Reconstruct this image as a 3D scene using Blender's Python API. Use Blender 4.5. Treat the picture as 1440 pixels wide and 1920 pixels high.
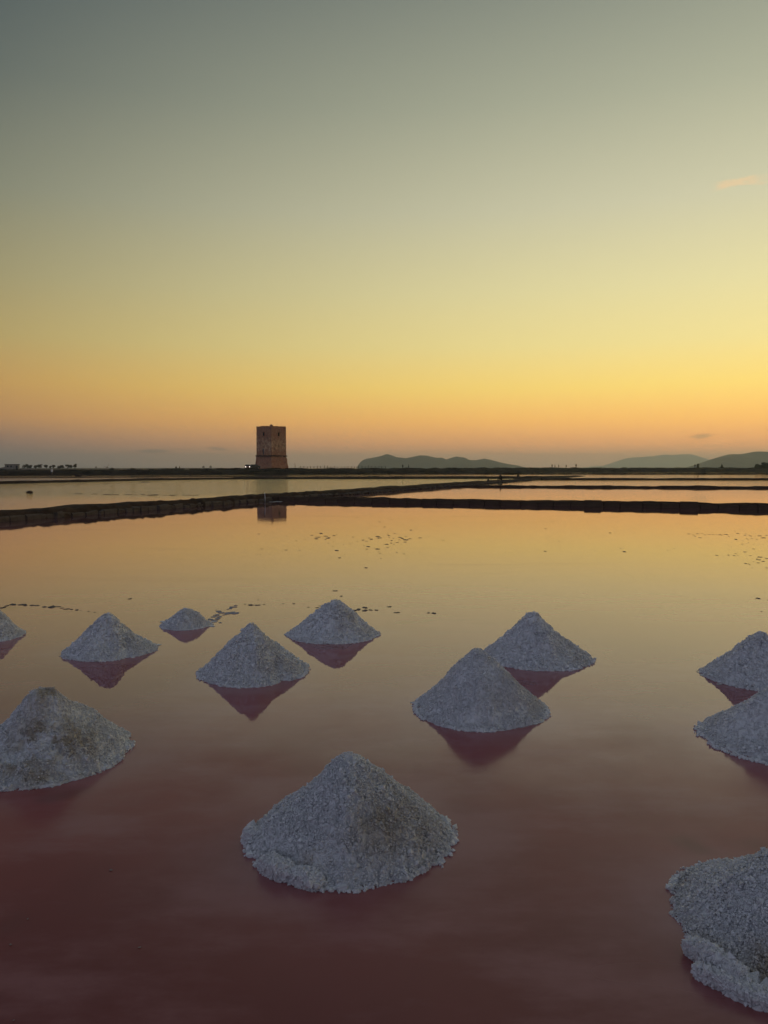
import bpy, bmesh, math, random
import numpy as np
from mathutils import Vector, Matrix, Euler

random.seed(7)
rng = np.random.default_rng(11)
for o in list(bpy.data.objects):
    bpy.data.objects.remove(o)
SC = bpy.context.scene
COL = SC.collection

# ------------------------------------------------------------------ camera
EYE = 2.0                      # metres above the brine
FPX = 1423.0                   # focal length in photograph pixels (1440 x 1920)
PITCH = math.atan((960 - 877) / FPX)
cam_d = bpy.data.cameras.new('camera')
cam = bpy.data.objects.new('camera', cam_d)
COL.objects.link(cam)
cam.location = (0, 0, EYE)
cam.rotation_euler = (math.pi / 2 - PITCH, 0, 0)
cam_d.sensor_fit = 'VERTICAL'
cam_d.sensor_height = 36.0
cam_d.lens = 36.0 * FPX / 1920.0
cam_d.clip_start = 0.05
cam_d.clip_end = 60000
SC.camera = cam


def ray(px, py):
    dx, dy = (px - 720) / FPX, (960 - py) / FPX
    cp, sp = math.cos(PITCH), math.sin(PITCH)
    return Vector((dx, cp + dy * sp, -sp + dy * cp))


def gnd(px, py, z=0.0):
    d = ray(px, py)
    t = (z - EYE) / d.z
    return Vector((d.x * t, d.y * t, z))


def at(px, py, Y):
    d = ray(px, py)
    t = Y / d.y
    return Vector((d.x * t, Y, EYE + d.z * t))


# ------------------------------------------------------------------ colour / node helpers
def s2l(c):
    c = c / 255.0
    return c / 12.92 if c <= 0.04045 else ((c + 0.055) / 1.055) ** 2.4


def srgb(r, g, b):
    return (s2l(r), s2l(g), s2l(b), 1.0)


class N:
    def __init__(self, tree):
        self.t = tree
        tree.nodes.clear()

    def new(self, kind, **kw):
        n = self.t.nodes.new(kind)
        for k, v in kw.items():
            setattr(n, k, v)
        return n

    def put(self, sock, v):
        if v is None:
            return
        if isinstance(v, bpy.types.NodeSocket):
            self.t.links.new(v, sock)
        else:
            sock.default_value = v

    def math(self, op, a, b=None, c=None, clamp=False):
        n = self.new('ShaderNodeMath', operation=op, use_clamp=clamp)
        self.put(n.inputs[0], a)
        self.put(n.inputs[1], b)
        self.put(n.inputs[2], c)
        return n.outputs[0]

    def vmath(self, op, a, b=None, out=0):
        n = self.new('ShaderNodeVectorMath', operation=op)
        self.put(n.inputs[0], a)
        if b is not None:
            self.put(n.inputs['Scale' if op == 'SCALE' else 1], b)
        return n.outputs['Value'] if out == 'v' else n.outputs[0]

    def mix(self, f, a, b, blend='MIX'):
        n = self.new('ShaderNodeMix', data_type='RGBA', blend_type=blend)
        self.put(n.inputs[0], f)
        self.put(n.inputs[6], a)
        self.put(n.inputs[7], b)
        return n.outputs[2]

    def rng(self, v, a, b, c=0.0, d=1.0, smooth=True):
        n = self.new('ShaderNodeMapRange', interpolation_type='SMOOTHSTEP' if smooth else 'LINEAR')
        self.put(n.inputs[0], v)
        for i, x in enumerate((a, b, c, d)):
            n.inputs[i + 1].default_value = x
        return n.outputs[0]

    def ramp(self, f, stops):
        n = self.new('ShaderNodeValToRGB')
        cr = n.color_ramp
        while len(cr.elements) < len(stops):
            cr.elements.new(0.5)
        for e, (p, c) in zip(cr.elements, stops):
            e.position = p
            e.color = c if len(c) == 4 else (*c, 1)
        self.put(n.inputs[0], f)
        return n.outputs[0]

    def noise(self, vec, scale, detail=4, rough=0.55, out=0):
        n = self.new('ShaderNodeTexNoise')
        self.put(n.inputs['Vector'], vec)
        n.inputs['Scale'].default_value = scale
        n.inputs['Detail'].default_value = detail
        n.inputs['Roughness'].default_value = rough
        return n.outputs[out]

    def coord(self, which='Object'):
        return self.new('ShaderNodeTexCoord').outputs[which]

    def pos(self):
        return self.new('ShaderNodeNewGeometry').outputs['Position']

    def stretch(self, v, s):
        n = self.new('ShaderNodeMapping')
        self.put(n.inputs[0], v)
        n.inputs['Scale'].default_value = s
        return n.outputs[0]

    def bsdf(self, color, rough=0.9, spec=0.3, normal=None, ior=None):
        n = self.new('ShaderNodeBsdfPrincipled')
        self.put(n.inputs['Base Color'], color)
        self.put(n.inputs['Roughness'], rough)
        n.inputs['Specular IOR Level'].default_value = spec
        if ior:
            n.inputs['IOR'].default_value = ior
        if normal is not None:
            self.put(n.inputs['Normal'], normal)
        o = self.new('ShaderNodeOutputMaterial')
        self.t.links.new(n.outputs[0], o.inputs[0])
        return n

    def bump(self, h, strength, dist=0.05):
        n = self.new('ShaderNodeBump')
        self.put(n.inputs['Height'], h)
        self.put(n.inputs['Strength'], strength)
        n.inputs['Distance'].default_value = dist
        return n.outputs[0]


def material(name):
    m = bpy.data.materials.new(name)
    m.use_nodes = True
    return m, N(m.node_tree)


# ------------------------------------------------------------------ sky, sun, exposure
SUN_AZ = math.radians(40)      # to the right of the view, already at the horizon
SUN_EL = math.radians(1.0)
world = bpy.data.worlds.new('World')
SC.world = world
world.use_nodes = True
world.cycles.sampling_method = 'MANUAL'
world.cycles.sample_map_resolution = 512
w = N(world.node_tree)
D = w.vmath('NORMALIZE', w.coord('Generated'))
sx = w.new('ShaderNodeSeparateXYZ')
w.put(sx.inputs[0], D)
elev = w.math('ARCSINE', sx.outputs[2])
ef = w.math('DIVIDE', elev, math.radians(90), clamp=True)
hx = w.math('MULTIPLY', sx.outputs[0], math.sin(SUN_AZ))
hy = w.math('MULTIPLY', sx.outputs[1], math.cos(SUN_AZ))
hl = w.math('SQRT', w.math('ADD', w.math('ADD', w.math('MULTIPLY', sx.outputs[0], sx.outputs[0]),
                                         w.math('MULTIPLY', sx.outputs[1], sx.outputs[1])), 1e-4))
caz = w.math('DIVIDE', w.math('ADD', hx, hy), hl)
E = lambda d: d / 90.0
ZEN = (0.066, 0.080, 0.094, 1)
# radiance (halved) by height above the horizon: towards the sunset, 65 degrees to its left, and behind


def sky_ramp(stops):
    return w.ramp(ef, [(E(e), (*[0.5 * s2l(c) * k for c, k in zip(col, gain)], 1)) for e, col, gain in stops] + [(E(70), ZEN)])


ramp_sun = sky_ramp([
    (0, (196, 140, 108), (1.8, 1.75, 1.8)), (1.6, (224, 158, 104), (1.95, 1.72, 1.3)), (3.4, (246, 182, 102), (1.6, 1.58, 1.2)),
    (5.8, (249, 205, 108), (1.37, 1.5, 1.4)), (8.9, (240, 214, 130), (1.24, 1.33, 1.58)), (12.7, (231, 217, 150), (1.16, 1.19, 1.37)),
    (18.1, (211, 206, 163), (1.09, 1.09, 1.22)), (24.7, (180, 181, 152), (1.03, 1.03, 1.08)), (30.6, (152, 156, 138), (0.98, 0.98, 1.0)),
    (45, (118, 126, 122), (1, 1, 1))])
ramp_side = sky_ramp([
    (0, (112, 100, 100), (1.35, 1.35, 1.35)), (1.9, (142, 112, 96), (1.5, 1.38, 1.15)), (3.4, (172, 128, 88), (1.5, 1.42, 1.05)),
    (5.8, (186, 146, 82), (1.3, 1.28, 1.2)), (8.9, (180, 155, 92), (1.11, 1.17, 1.34)), (12.7, (166, 151, 104), (1.0, 1.07, 1.22)),
    (18.1, (144, 139, 110), (0.88, 0.97, 1.13)), (24.7, (113, 116, 103), (0.8, 0.88, 0.98)), (30.6, (91, 100, 97), (0.72, 0.79, 0.87)),
    (45, (88, 98, 104), (0.9, 0.95, 1.0))])
ramp_east = sky_ramp([
    (0, (76, 82, 98), (1.9, 1.75, 1.65)), (6, (92, 94, 112), (1.9, 1.75, 1.65)), (14, (98, 102, 122), (1.9, 1.75, 1.65)),
    (30, (92, 102, 124), (1.9, 1.75, 1.65))])
skyc = w.mix(w.rng(caz, 0.39, 1.0, smooth=False), ramp_side, ramp_sun)
skyc = w.mix(w.rng(caz, -0.35, 0.42), ramp_east, skyc)


cloud_noise = w.noise(w.stretch(D, (22, 22, 95)), 1.0, 4, 0.62)


def sky_cloud(base, px, py, wu, wv, tilt, col, amount, rag=3.2):
    """one small cloud, fixed in the sky by its compass direction and height"""
    c = ray(px, py).normalized()
    right = Vector((c.y, -c.x, 0)).normalized()
    up = right.cross(c).normalized()
    r2 = right * math.cos(tilt) + up * math.sin(tilt)
    u2 = up * math.cos(tilt) - right * math.sin(tilt)
    A = r2 * (FPX / wu)
    B = u2 * (FPX / wv)
    du = w.vmath('DOT_PRODUCT', w.vmath('SUBTRACT', D, tuple(c)), tuple(A), 'v')
    dv = w.vmath('DOT_PRODUCT', w.vmath('SUBTRACT', D, tuple(c)), tuple(B), 'v')
    df = w.math('MULTIPLY', w.math('SUBTRACT', w.vmath('DOT_PRODUCT', D, tuple(c), 'v'), 1.0), 3.0)
    rr = w.math('ADD', w.math('MULTIPLY', du, du), w.math('MULTIPLY', dv, dv))
    body = w.math('ADD', w.math('SUBTRACT', 1.0, w.math('SQRT', rr)), df)
    m = w.math('ADD', body, w.math('MULTIPLY', w.math('SUBTRACT', cloud_noise, 0.52), rag))
    m = w.rng(w.math('MULTIPLY', m, w.rng(body, 0.0, 0.6)), 0.0, 0.9, 0.0, amount)
    return w.mix(m, base, (col[0] * 0.5, col[1] * 0.5, col[2] * 0.5, 1))


skyc = sky_cloud(skyc, 1412, 338, 95, 12, 0.03, srgb(255, 210, 155), 0.48, 5.0)
skyc = sky_cloud(skyc, 1316, 818, 30, 7, 0.05, srgb(165, 128, 98), 0.5)
skyc = sky_cloud(skyc, 410, 841, 36, 6, -0.05, srgb(98, 88, 84), 0.6)
skyc = sky_cloud(skyc, 285, 846, 52, 5, 0.02, srgb(98, 88, 84), 0.6)

nish = w.new('ShaderNodeTexSky', sky_type='NISHITA')
nish.sun_disc = False
nish.sun_elevation = SUN_EL
nish.sun_rotation = SUN_AZ
nish.air_density, nish.dust_density, nish.ozone_density = 1.0, 2.0, 1.5
final = w.mix(0.06, w.vmath('SCALE', skyc, 20.6), nish.outputs[0])
bg = w.new('ShaderNodeBackground')
w.put(bg.inputs[0], final)
bg.inputs[1].default_value = 0.1
wo = w.new('ShaderNodeOutputWorld')
w.t.links.new(bg.outputs[0], wo.inputs[0])

sun_d = bpy.data.lights.new('sun', 'SUN')
sun = bpy.data.objects.new('sun', sun_d)
COL.objects.link(sun)
sun_d.energy = 0.02            # afterglow: the disc is at the horizon behind the haze
sun_d.angle = math.radians(12)
sun_d.color = (1.0, 0.72, 0.42)
sdir = Vector((math.sin(SUN_AZ) * math.cos(SUN_EL), math.cos(SUN_AZ) * math.cos(SUN_EL), math.sin(SUN_EL)))
sun.rotation_euler = sdir.to_track_quat('Z', 'Y').to_euler()
sun.location = (40, 50, 30)

SC.view_settings.view_transform = 'Standard'
SC.view_settings.look = 'None'
SC.view_settings.exposure = 0.0
SC.view_settings.gamma = 1.0
SC.cycles.use_denoising = True
SC.cycles.adaptive_threshold = 0.02
SC.cycles.max_bounces = 6
SC.cycles.diffuse_bounces = 3
SC.cycles.glossy_bounces = 3
SC.cycles.volume_bounces = 1


# ------------------------------------------------------------------ object helpers
def link(name, mesh, mats=None, parent=None, loc=None, rotz=0.0):
    o = bpy.data.objects.new(name, mesh)
    COL.objects.link(o)
    if mats is not None and mesh is not None:
        if not mesh.materials:
            for m in (mats if isinstance(mats, (list, tuple)) else [mats]):
                mesh.materials.append(m)
    if parent is not None:
        o.parent = parent
    if loc is not None:
        o.location = loc
    if rotz:
        o.rotation_euler = (0, 0, rotz)
    return o


def tag(o, label, cat, group=None, kind=None):
    o['label'] = label
    o['category'] = cat
    if group:
        o['group'] = group
    if kind:
        o['kind'] = kind
    return o


def empty(name, loc, rotz=0.0):
    o = bpy.data.objects.new(name, None)
    COL.objects.link(o)
    o.location = loc
    o.rotation_euler = (0, 0, rotz)
    o.empty_display_size = 0.2
    return o


def np_mesh(name, V, F, smooth=False):
    """V (n,3) float, F (m,k) int with one k for all faces"""
    V = np.ascontiguousarray(V, dtype=np.float32)
    F = np.ascontiguousarray(F, dtype=np.int32)
    me = bpy.data.meshes.new(name)
    m, k = F.shape
    me.vertices.add(len(V))
    me.vertices.foreach_set('co', V.ravel())
    me.loops.add(m * k)
    me.loops.foreach_set('vertex_index', F.ravel())
    me.polygons.add(m)
    me.polygons.foreach_set('loop_start', np.arange(0, m * k, k, dtype=np.int32))
    me.polygons.foreach_set('use_smooth', np.full(m, smooth, dtype=bool))
    me.update(calc_edges=True)
    return me


def set_attr(me, name, vals):
    a = me.attributes.new(name, 'FLOAT', 'POINT')
    a.data.foreach_set('value', np.ascontiguousarray(vals, dtype=np.float32))


def grid_faces(nu, nv, wrap=False):
    i = np.arange(nu if wrap else nu - 1)[:, None]
    j = np.arange(nv - 1)[None, :]
    i2 = (i + 1) % nu
    a = i * nv + j
    b = i2 * nv + j
    return np.stack([a, b, b + 1, a + 1], -1).reshape(-1, 4)


def vnoise(P, seed=0):
    """value noise in [-1, 1] at points P (n,3)"""
    P = np.asarray(P, dtype=np.float64)
    I = np.floor(P).astype(np.int64)
    f = P - I
    f = f * f * f * (f * (f * 6 - 15) + 10)
    out = np.zeros(len(P))
    for dx in (0, 1):
        wx = f[:, 0] if dx else 1 - f[:, 0]
        for dy in (0, 1):
            wy = f[:, 1] if dy else 1 - f[:, 1]
            for dz in (0, 1):
                wz = f[:, 2] if dz else 1 - f[:, 2]
                h = ((I[:, 0] + dx) * 374761393 + (I[:, 1] + dy) * 668265263 + (I[:, 2] + dz) * 2147483647 + seed * 974634777) & 0xFFFFFFFF
                h = ((h ^ (h >> 13)) * 1274126177) & 0xFFFFFFFF
                h = (h ^ (h >> 16)) & 0xFFFF
                out += wx * wy * wz * (h / 32767.5 - 1)
    return out


def fbm(P, octv=4, seed=0, gain=0.5):
    s, a = 0, 1.0
    P = np.asarray(P, dtype=np.float64)
    for k in range(octv):
        s = s + a * vnoise(P * (2.03 ** k), seed + k * 17)
        a *= gain
    return s


def box_bm(bm, size, loc=(0, 0, 0), rot=None, jitter=0.0):
    r = bmesh.ops.create_cube(bm, size=1.0)
    M = Matrix.Translation(loc) @ (rot.to_matrix().to_4x4() if rot else Matrix.Identity(4)) @ Matrix.Diagonal((*size, 1))
    for v in r['verts']:
        v.co = M @ v.co
        if jitter:
            v.co += Vector((random.uniform(-jitter, jitter), random.uniform(-jitter, jitter), random.uniform(-jitter, jitter)))
    return r['verts']


def bm_mesh(name, bm, smooth=False):
    me = bpy.data.meshes.new(name)
    bmesh.ops.recalc_face_normals(bm, faces=bm.faces)
    bm.to_mesh(me)
    bm.free()
    if smooth:
        for p in me.polygons:
            p.use_smooth = True
    return me


def tube_bm(bm, pts, radii, seg=6):
    rings = []
    for k, (p, r) in enumerate(zip(pts, radii)):
        p = Vector(p)
        a = Vector(pts[max(k - 1, 0)])
        b = Vector(pts[min(k + 1, len(pts) - 1)])
        q = (b - a).normalized().to_track_quat('Z', 'Y')
        rings.append([bm.verts.new(p + q @ Vector((r * math.cos(2 * math.pi * s / seg), r * math.sin(2 * math.pi * s / seg), 0))) for s in range(seg)])
    for k in range(len(rings) - 1):
        for s in range(seg):
            bm.faces.new((rings[k][s], rings[k][(s + 1) % seg], rings[k + 1][(s + 1) % seg], rings[k + 1][s]))
    bm.faces.new(rings[0][::-1])
    bm.faces.new(rings[-1])


# ------------------------------------------------------------------ materials
def mat_salt():
    m, n = material('salt')
    p = n.coord('Object')
    dirt = n.new('ShaderNodeAttribute', attribute_name='dirt').outputs['Fac']
    tint = n.new('ShaderNodeAttribute', attribute_name='tint').outputs['Fac']
    c = n.mix(n.noise(p, 9, 5), (0.84, 0.835, 0.86, 1), (0.95, 0.94, 0.94, 1))
    c = n.mix(n.rng(n.noise(p, 3.2, 4), 0.5, 0.75, 0, 0.35), c, (0.66, 0.58, 0.52, 1))
    c = n.mix(dirt, c, n.mix(n.noise(p, 24, 3), (0.36, 0.27, 0.17, 1), (0.64, 0.53, 0.39, 1)))
    c = n.mix(1.0, c, n.mix(tint, (0.62, 0.62, 0.62, 1), (1, 1, 1, 1)), 'MULTIPLY')
    b = n.bsdf(c, n.rng(tint, 0, 1, 0.25, 0.7), 0.45, n.bump(n.noise(p, 150, 4, 0.75), 0.8, 0.012))
    return m


def mat_earth(name, a, b_, scale=1.2, bump=0.6):
    m, n = material(name)
    p = n.pos()
    c = n.mix(n.rng(n.noise(p, scale, 6, 0.65), 0.3, 0.7), a, b_)
    c = n.mix(n.rng(n.noise(p, scale * 7, 3), 0.55, 0.75, 0, 0.5), c, (a[0] * 0.5, a[1] * 0.5, a[2] * 0.5, 1))
    n.bsdf(c, 0.95, 0.15, n.bump(n.noise(p, scale * 9, 5, 0.7), bump, 0.05))
    return m


def mat_plain(name, col, rough=0.8, spec=0.3, var=0.25, scale=4.0):
    m, n = material(name)
    p = n.coord('Object')
    d = tuple(x * (1 - var) for x in col[:3]) + (1,)
    n.bsdf(n.mix(n.noise(p, scale, 4), d, col), rough, spec, n.bump(n.noise(p, scale * 6, 3), 0.2, 0.02))
    return m


M_SALT = mat_salt()
M_EARTH = mat_earth('dike_earth', (0.034, 0.021, 0.014, 1), (0.075, 0.045, 0.028, 1))
M_BANK = mat_earth('bank_earth', (0.014, 0.010, 0.006, 1), (0.040, 0.023, 0.012, 1), 0.35)
M_SCRUB = mat_earth('dry_scrub', (0.012, 0.011, 0.006, 1), (0.030, 0.022, 0.011, 1), 0.5)
M_BLOCK = mat_plain('weathered_tufa', (0.17, 0.13, 0.10, 1), 0.95, 0.15, 0.7, 7)
M_SLAB = mat_plain('stained_wall_slab', (0.12, 0.075, 0.048, 1), 0.95, 0.15, 0.5, 3)
M_LEAF = mat_plain('dark_foliage', (0.032, 0.038, 0.018, 1), 0.8, 0.2, 0.5, 2)
M_BARK = mat_plain('bark', (0.06, 0.045, 0.03, 1), 0.95, 0.1, 0.4, 5)
M_WOOD = mat_plain('grey_fence_wood', (0.07, 0.055, 0.045, 1), 0.9, 0.2, 0.4, 6)
M_PLASTER = mat_plain('old_pale_plaster', (0.34, 0.30, 0.26, 1), 0.95, 0.15, 0.45, 1.2)
M_DARK = mat_plain('dark_interior', (0.010, 0.008, 0.007, 1), 0.95, 0.1, 0.3, 3)
M_FRAME = mat_plain('pale_stone_surround', (0.60, 0.46, 0.36, 1), 0.9, 0.2, 0.3, 4)
M_WHITE = mat_plain('white_paint', (0.75, 0.74, 0.72, 1), 0.6, 0.4, 0.15, 5)
M_CRUST = mat_plain('floating_crust', (0.16, 0.135, 0.125, 1), 0.8, 0.3, 0.5, 20)
M_SKYGLINT = mat_plain('painted_sky_glint', (0.36, 0.33, 0.31, 1), 0.8, 0.3, 0.3, 6)  # pale colour that paints sky reflection onto thin sheets
M_GREYCRUST = mat_plain('grey_salt_crust', (0.42, 0.40, 0.42, 1), 0.8, 0.3, 0.4, 20)
M_SPECK = mat_plain('salt_speck', (0.30, 0.22, 0.20, 1), 0.8, 0.3, 0.4, 20)


def mat_island():
    m, n = material('island_scrub_and_rock')
    p = n.pos()
    c = n.mix(n.noise(p, 0.012, 6, 0.65), (0.030, 0.032, 0.026, 1), (0.075, 0.068, 0.055, 1))
    n.bsdf(c, 0.95, 0.1, n.bump(n.noise(p, 0.03, 5), 0.5, 10))
    return m


M_ISLAND = mat_island()


def mat_tower():
    m, n = material('tower_masonry')
    p = n.coord('Object')
    br = n.new('ShaderNodeTexBrick')
    sp = n.new('ShaderNodeSeparateXYZ')
    n.put(sp.inputs[0], p)
    cb = n.new('ShaderNodeCombineXYZ')
    n.put(cb.inputs[0], n.math('ADD', sp.outputs[0], n.math('MULTIPLY', sp.outputs[1], -1.0)))
    n.put(cb.inputs[1], sp.outputs[2])
    n.put(br.inputs['Vector'], cb.outputs[0])
    br.inputs['Scale'].default_value = 2.2
    br.inputs['Color1'].default_value = (0.54, 0.25, 0.14, 1)
    br.inputs['Color2'].default_value = (0.68, 0.37, 0.22, 1)
    br.inputs['Mortar'].default_value = (0.26, 0.17, 0.12, 1)
    br.inputs['Mortar Size'].default_value = 0.03
    red = n.mix(n.rng(n.noise(p, 1.7, 5, 0.7), 0.35, 0.65), br.outputs[0], (0.44, 0.17, 0.09, 1))
    # pale render that survives on the middle of the shaft, worn away in ragged patches
    mid = n.math('MULTIPLY', n.rng(sp.outputs[2], 2.5, 7.5), n.rng(sp.outputs[2], 13.0, 8.5))
    edge = n.noise(p, 0.9, 7, 0.72)
    streak = n.noise(n.stretch(p, (2.2, 2.2, 0.55)), 1.6, 5, 0.6)
    pl = n.rng(n.math('ADD', n.math('MULTIPLY', mid, 0.17), n.math('ADD', n.math('MULTIPLY', edge, 0.7), n.math('MULTIPLY', streak, 0.35))), 0.61, 0.80)
    plc = n.mix(n.noise(p, 2.2, 5), (0.66, 0.40, 0.22, 1), (0.86, 0.57, 0.34, 1))
    c = n.mix(pl, red, plc)
    dark = n.math('MULTIPLY', n.rng(n.noise(p, 1.1, 6, 0.7), 0.52, 0.70), 0.75)
    c = n.mix(dark, c, (0.14, 0.075, 0.05, 1))
    n.bsdf(c, 0.95, 0.1, n.bump(n.math('ADD', n.noise(p, 5, 5, 0.7), n.math('MULTIPLY', pl, 0.4)), 0.8, 0.12))
    return m


M_TOWER = mat_tower()


def mat_water(name, body_a, body_b, rough, kind):
    m, n = material(name)
    p = n.pos()
    col = n.mix(n.rng(n.noise(n.stretch(p, (1, 0.8, 1)), 0.45, 5, 0.55), 0.32, 0.68), body_a, body_b)
    if kind == 'near':
        # red-brown bed, vignette painted in towards the camera, paler pinkish salt bed further out
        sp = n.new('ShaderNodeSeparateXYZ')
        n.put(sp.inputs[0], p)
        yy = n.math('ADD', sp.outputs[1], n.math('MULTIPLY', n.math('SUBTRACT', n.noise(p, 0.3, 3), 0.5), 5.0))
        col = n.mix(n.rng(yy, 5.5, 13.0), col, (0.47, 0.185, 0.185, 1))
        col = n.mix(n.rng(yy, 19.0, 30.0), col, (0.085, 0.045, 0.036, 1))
        col = n.mix(n.rng(yy, 4.6, 1.8, 0.0, 0.75), col, (0.13, 0.020, 0.014, 1))  # dark lower edge of the view painted into the bed colour
        salt = n.new('ShaderNodeAttribute', attribute_name='salt').outputs['Fac']
        nz = n.noise(p, 1.7, 5, 0.6)
        f = n.math('MULTIPLY', salt, n.rng(nz, 0.25, 0.75, 0.35, 1.0))
        col = n.mix(f, col, (0.36, 0.175, 0.175, 1))
        mott = n.rng(n.noise(n.stretch(p, (1, 2.2, 1)), 0.9, 6, 0.6), 0.43, 0.70, 0, 0.7)
        col = n.mix(mott, col, (body_a[0] * 1.15, body_a[1] * 2.5, body_a[2] * 2.9, 1))
        col = n.mix(n.rng(n.noise(p, 0.8, 3), 0.62, 0.75, 0, 0.5), col, (0.085, 0.045, 0.03, 1))
        h = n.math('ADD', n.noise(n.stretch(p, (1, 0.5, 1)), 7.0, 3, 0.5), n.math('MULTIPLY', n.noise(n.stretch(p, (0.5, 1.2, 1)), 0.9, 2, 0.5), 0.8))
        nrm = n.bump(h, 0.10, 0.010)
        # a thin salt film dulls the shine by the near bank; further out the brine lies clear
        film = n.rng(n.math('ADD', sp.outputs[1], n.math('MULTIPLY', n.math('SUBTRACT', n.noise(p, 0.9, 4), 0.5), 3.0)), 7.0, 2.9, rough, 0.26)
        film = n.math('ADD', film, n.rng(n.noise(n.stretch(p, (0.25, 1, 1)), 0.5, 4), 0.55, 0.75, 0.0, 0.05))
        dif = n.new('ShaderNodeBsdfDiffuse')
        n.put(dif.inputs['Color'], col)
        glo = n.new('ShaderNodeBsdfGlossy')
        n.put(glo.inputs['Color'], (0.95, 0.91, 1.0, 1))
        n.put(glo.inputs['Roughness'], film)
        n.put(glo.inputs['Normal'], nrm)
        fr = n.new('ShaderNodeFresnel')
        fr.inputs['IOR'].default_value = 2.05
        mx = n.new('ShaderNodeMixShader')
        n.put(mx.inputs[0], n.math('MULTIPLY', fr.outputs[0], n.rng(film, rough, 0.24, 1.0, 0.52)))
        n.t.links.new(dif.outputs[0], mx.inputs[1])
        n.t.links.new(glo.outputs[0], mx.inputs[2])
        om_ = n.new('ShaderNodeOutputMaterial')
        n.t.links.new(mx.outputs[0], om_.inputs[0])
    elif kind == 'ripple':
        sp = n.new('ShaderNodeSeparateXYZ')
        n.put(sp.inputs[0], p)
        far = n.rng(sp.outputs[1], 44, 62, 0.10, 1.0)
        h = n.math('ADD', n.noise(n.stretch(p, (0.55, 1.2, 1)), 1.7, 4, 0.6), n.math('MULTIPLY', n.noise(p, 6.5, 3, 0.5), 0.22))
        nrm = n.bump(h, far, 0.085)
        n.bsdf(col, rough, 0.5, nrm, 1.38)
    else:
        h = n.noise(n.stretch(p, (0.5, 1.0, 1)), 1.1, 3, 0.5)
        n.bsdf(col, rough, 0.5, n.bump(h, 0.10 if kind == 'calm' else 0.8, 0.03 if kind == 'calm' else 0.25), 1.38)
    return m


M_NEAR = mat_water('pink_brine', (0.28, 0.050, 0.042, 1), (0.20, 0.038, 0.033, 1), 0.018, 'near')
M_RIPPLE = mat_water('rippled_brine', (0.10, 0.055, 0.045, 1), (0.07, 0.045, 0.035, 1), 0.06, 'ripple')
M_CALM = mat_water('calm_brine', (0.20, 0.07, 0.06, 1), (0.14, 0.055, 0.045, 1), 0.04, 'calm')
M_FARWATER = mat_water('far_brine', (0.08, 0.05, 0.045, 1), (0.06, 0.04, 0.035, 1), 0.08, 'calm')
M_SEA = mat_water('sea_water', (0.02, 0.03, 0.035, 1), (0.015, 0.025, 0.03, 1), 0.10, 'calm')

# ------------------------------------------------------------------ salt pile layout (needed by the water too)
# left edge, right edge, front foot (photo row), apex column and row, then the look
PILES = [
    dict(e=(462, 855), f=1668, a=(652, 1410), n=34000, seed=1, k='centre'),
    dict(e=(-92, 246), f=1483, a=(82, 1295), n=26000, seed=2, k='dirty'),
    dict(e=(1266, 1750), f=1903, a=(1505, 1604), n=34000, seed=3, k='corner'),
    dict(e=(772, 1024), f=1370, a=(893, 1211), n=26000, seed=4, k='plain'),
    dict(e=(903, 1112), f=1258, a=(997, 1147), n=12000, seed=5, k='plain'),
    dict(e=(370, 580), f=1288, a=(471, 1168), n=14000, seed=6, k='twin'),
    dict(e=(537, 709), f=1208, a=(628, 1122), n=9000, seed=7, k='plain'),
    dict(e=(118, 292), f=1241, a=(203, 1151), n=9000, seed=8, k='twin'),
    dict(e=(301, 396), f=1182, a=(350, 1142), n=5000, seed=9, k='small'),
    dict(e=(-84, 43), f=1207, a=(-22, 1134), n=6000, seed=10, k='plain'),
    dict(e=(1318, 1540), f=1300, a=(1425, 1184), n=11000, seed=11, k='plain'),
    dict(e=(1318, 1640), f=1449, a=(1476, 1280), n=16000, seed=12, k='plain'),
]
for P in PILES:
    xl, xr = P['e']
    df = gnd((xl + xr) / 2, P['f']).y
    r = 0.3
    for _ in range(12):
        yc = df + r
        r = (xr - xl) / 2 / FPX * (yc * math.cos(PITCH) + EYE * math.sin(PITCH)) * 0.95
    yc = df + r
    xc = (xl + xr) / 2
    base = at(xc, 960, yc)
    # column position at ground level
    for _ in range(3):
        zc = yc * math.cos(PITCH) + EYE * math.sin(PITCH)
        base.x = (xc - 720) / FPX * zc
    P['c'] = Vector((base.x, yc, 0))
    P['r'] = r
    top = at(P['a'][0], P['a'][1], yc)
    P['h'] = top.z * 0.975
    P['top'] = Vector((top.x - base.x, 0.0))

# ------------------------------------------------------------------ water and ground
def slab_y(x):          # centre line of the near wall that crosses the view
    return 46.1 + (36.0 - 44.0) / (18.2 + 2.5) * (x + 6.9)


def dike_x(y):          # centre line of the long diagonal dike
    return -14.4 + 0.409 * (y - 28.5)


def poly_water(name, pts, mat, z=0.0):
    bm = bmesh.new()
    bm.faces.new([bm.verts.new((x, y, z)) for x, y in pts])
    bmesh.ops.triangulate(bm, faces=bm.faces)
    o = link(name, bm_mesh(name, bm), mat)
    for p in o.data.polygons:
        if p.normal.z < 0:
            p.flip()
    o['kind'] = 'structure'
    return o


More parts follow.
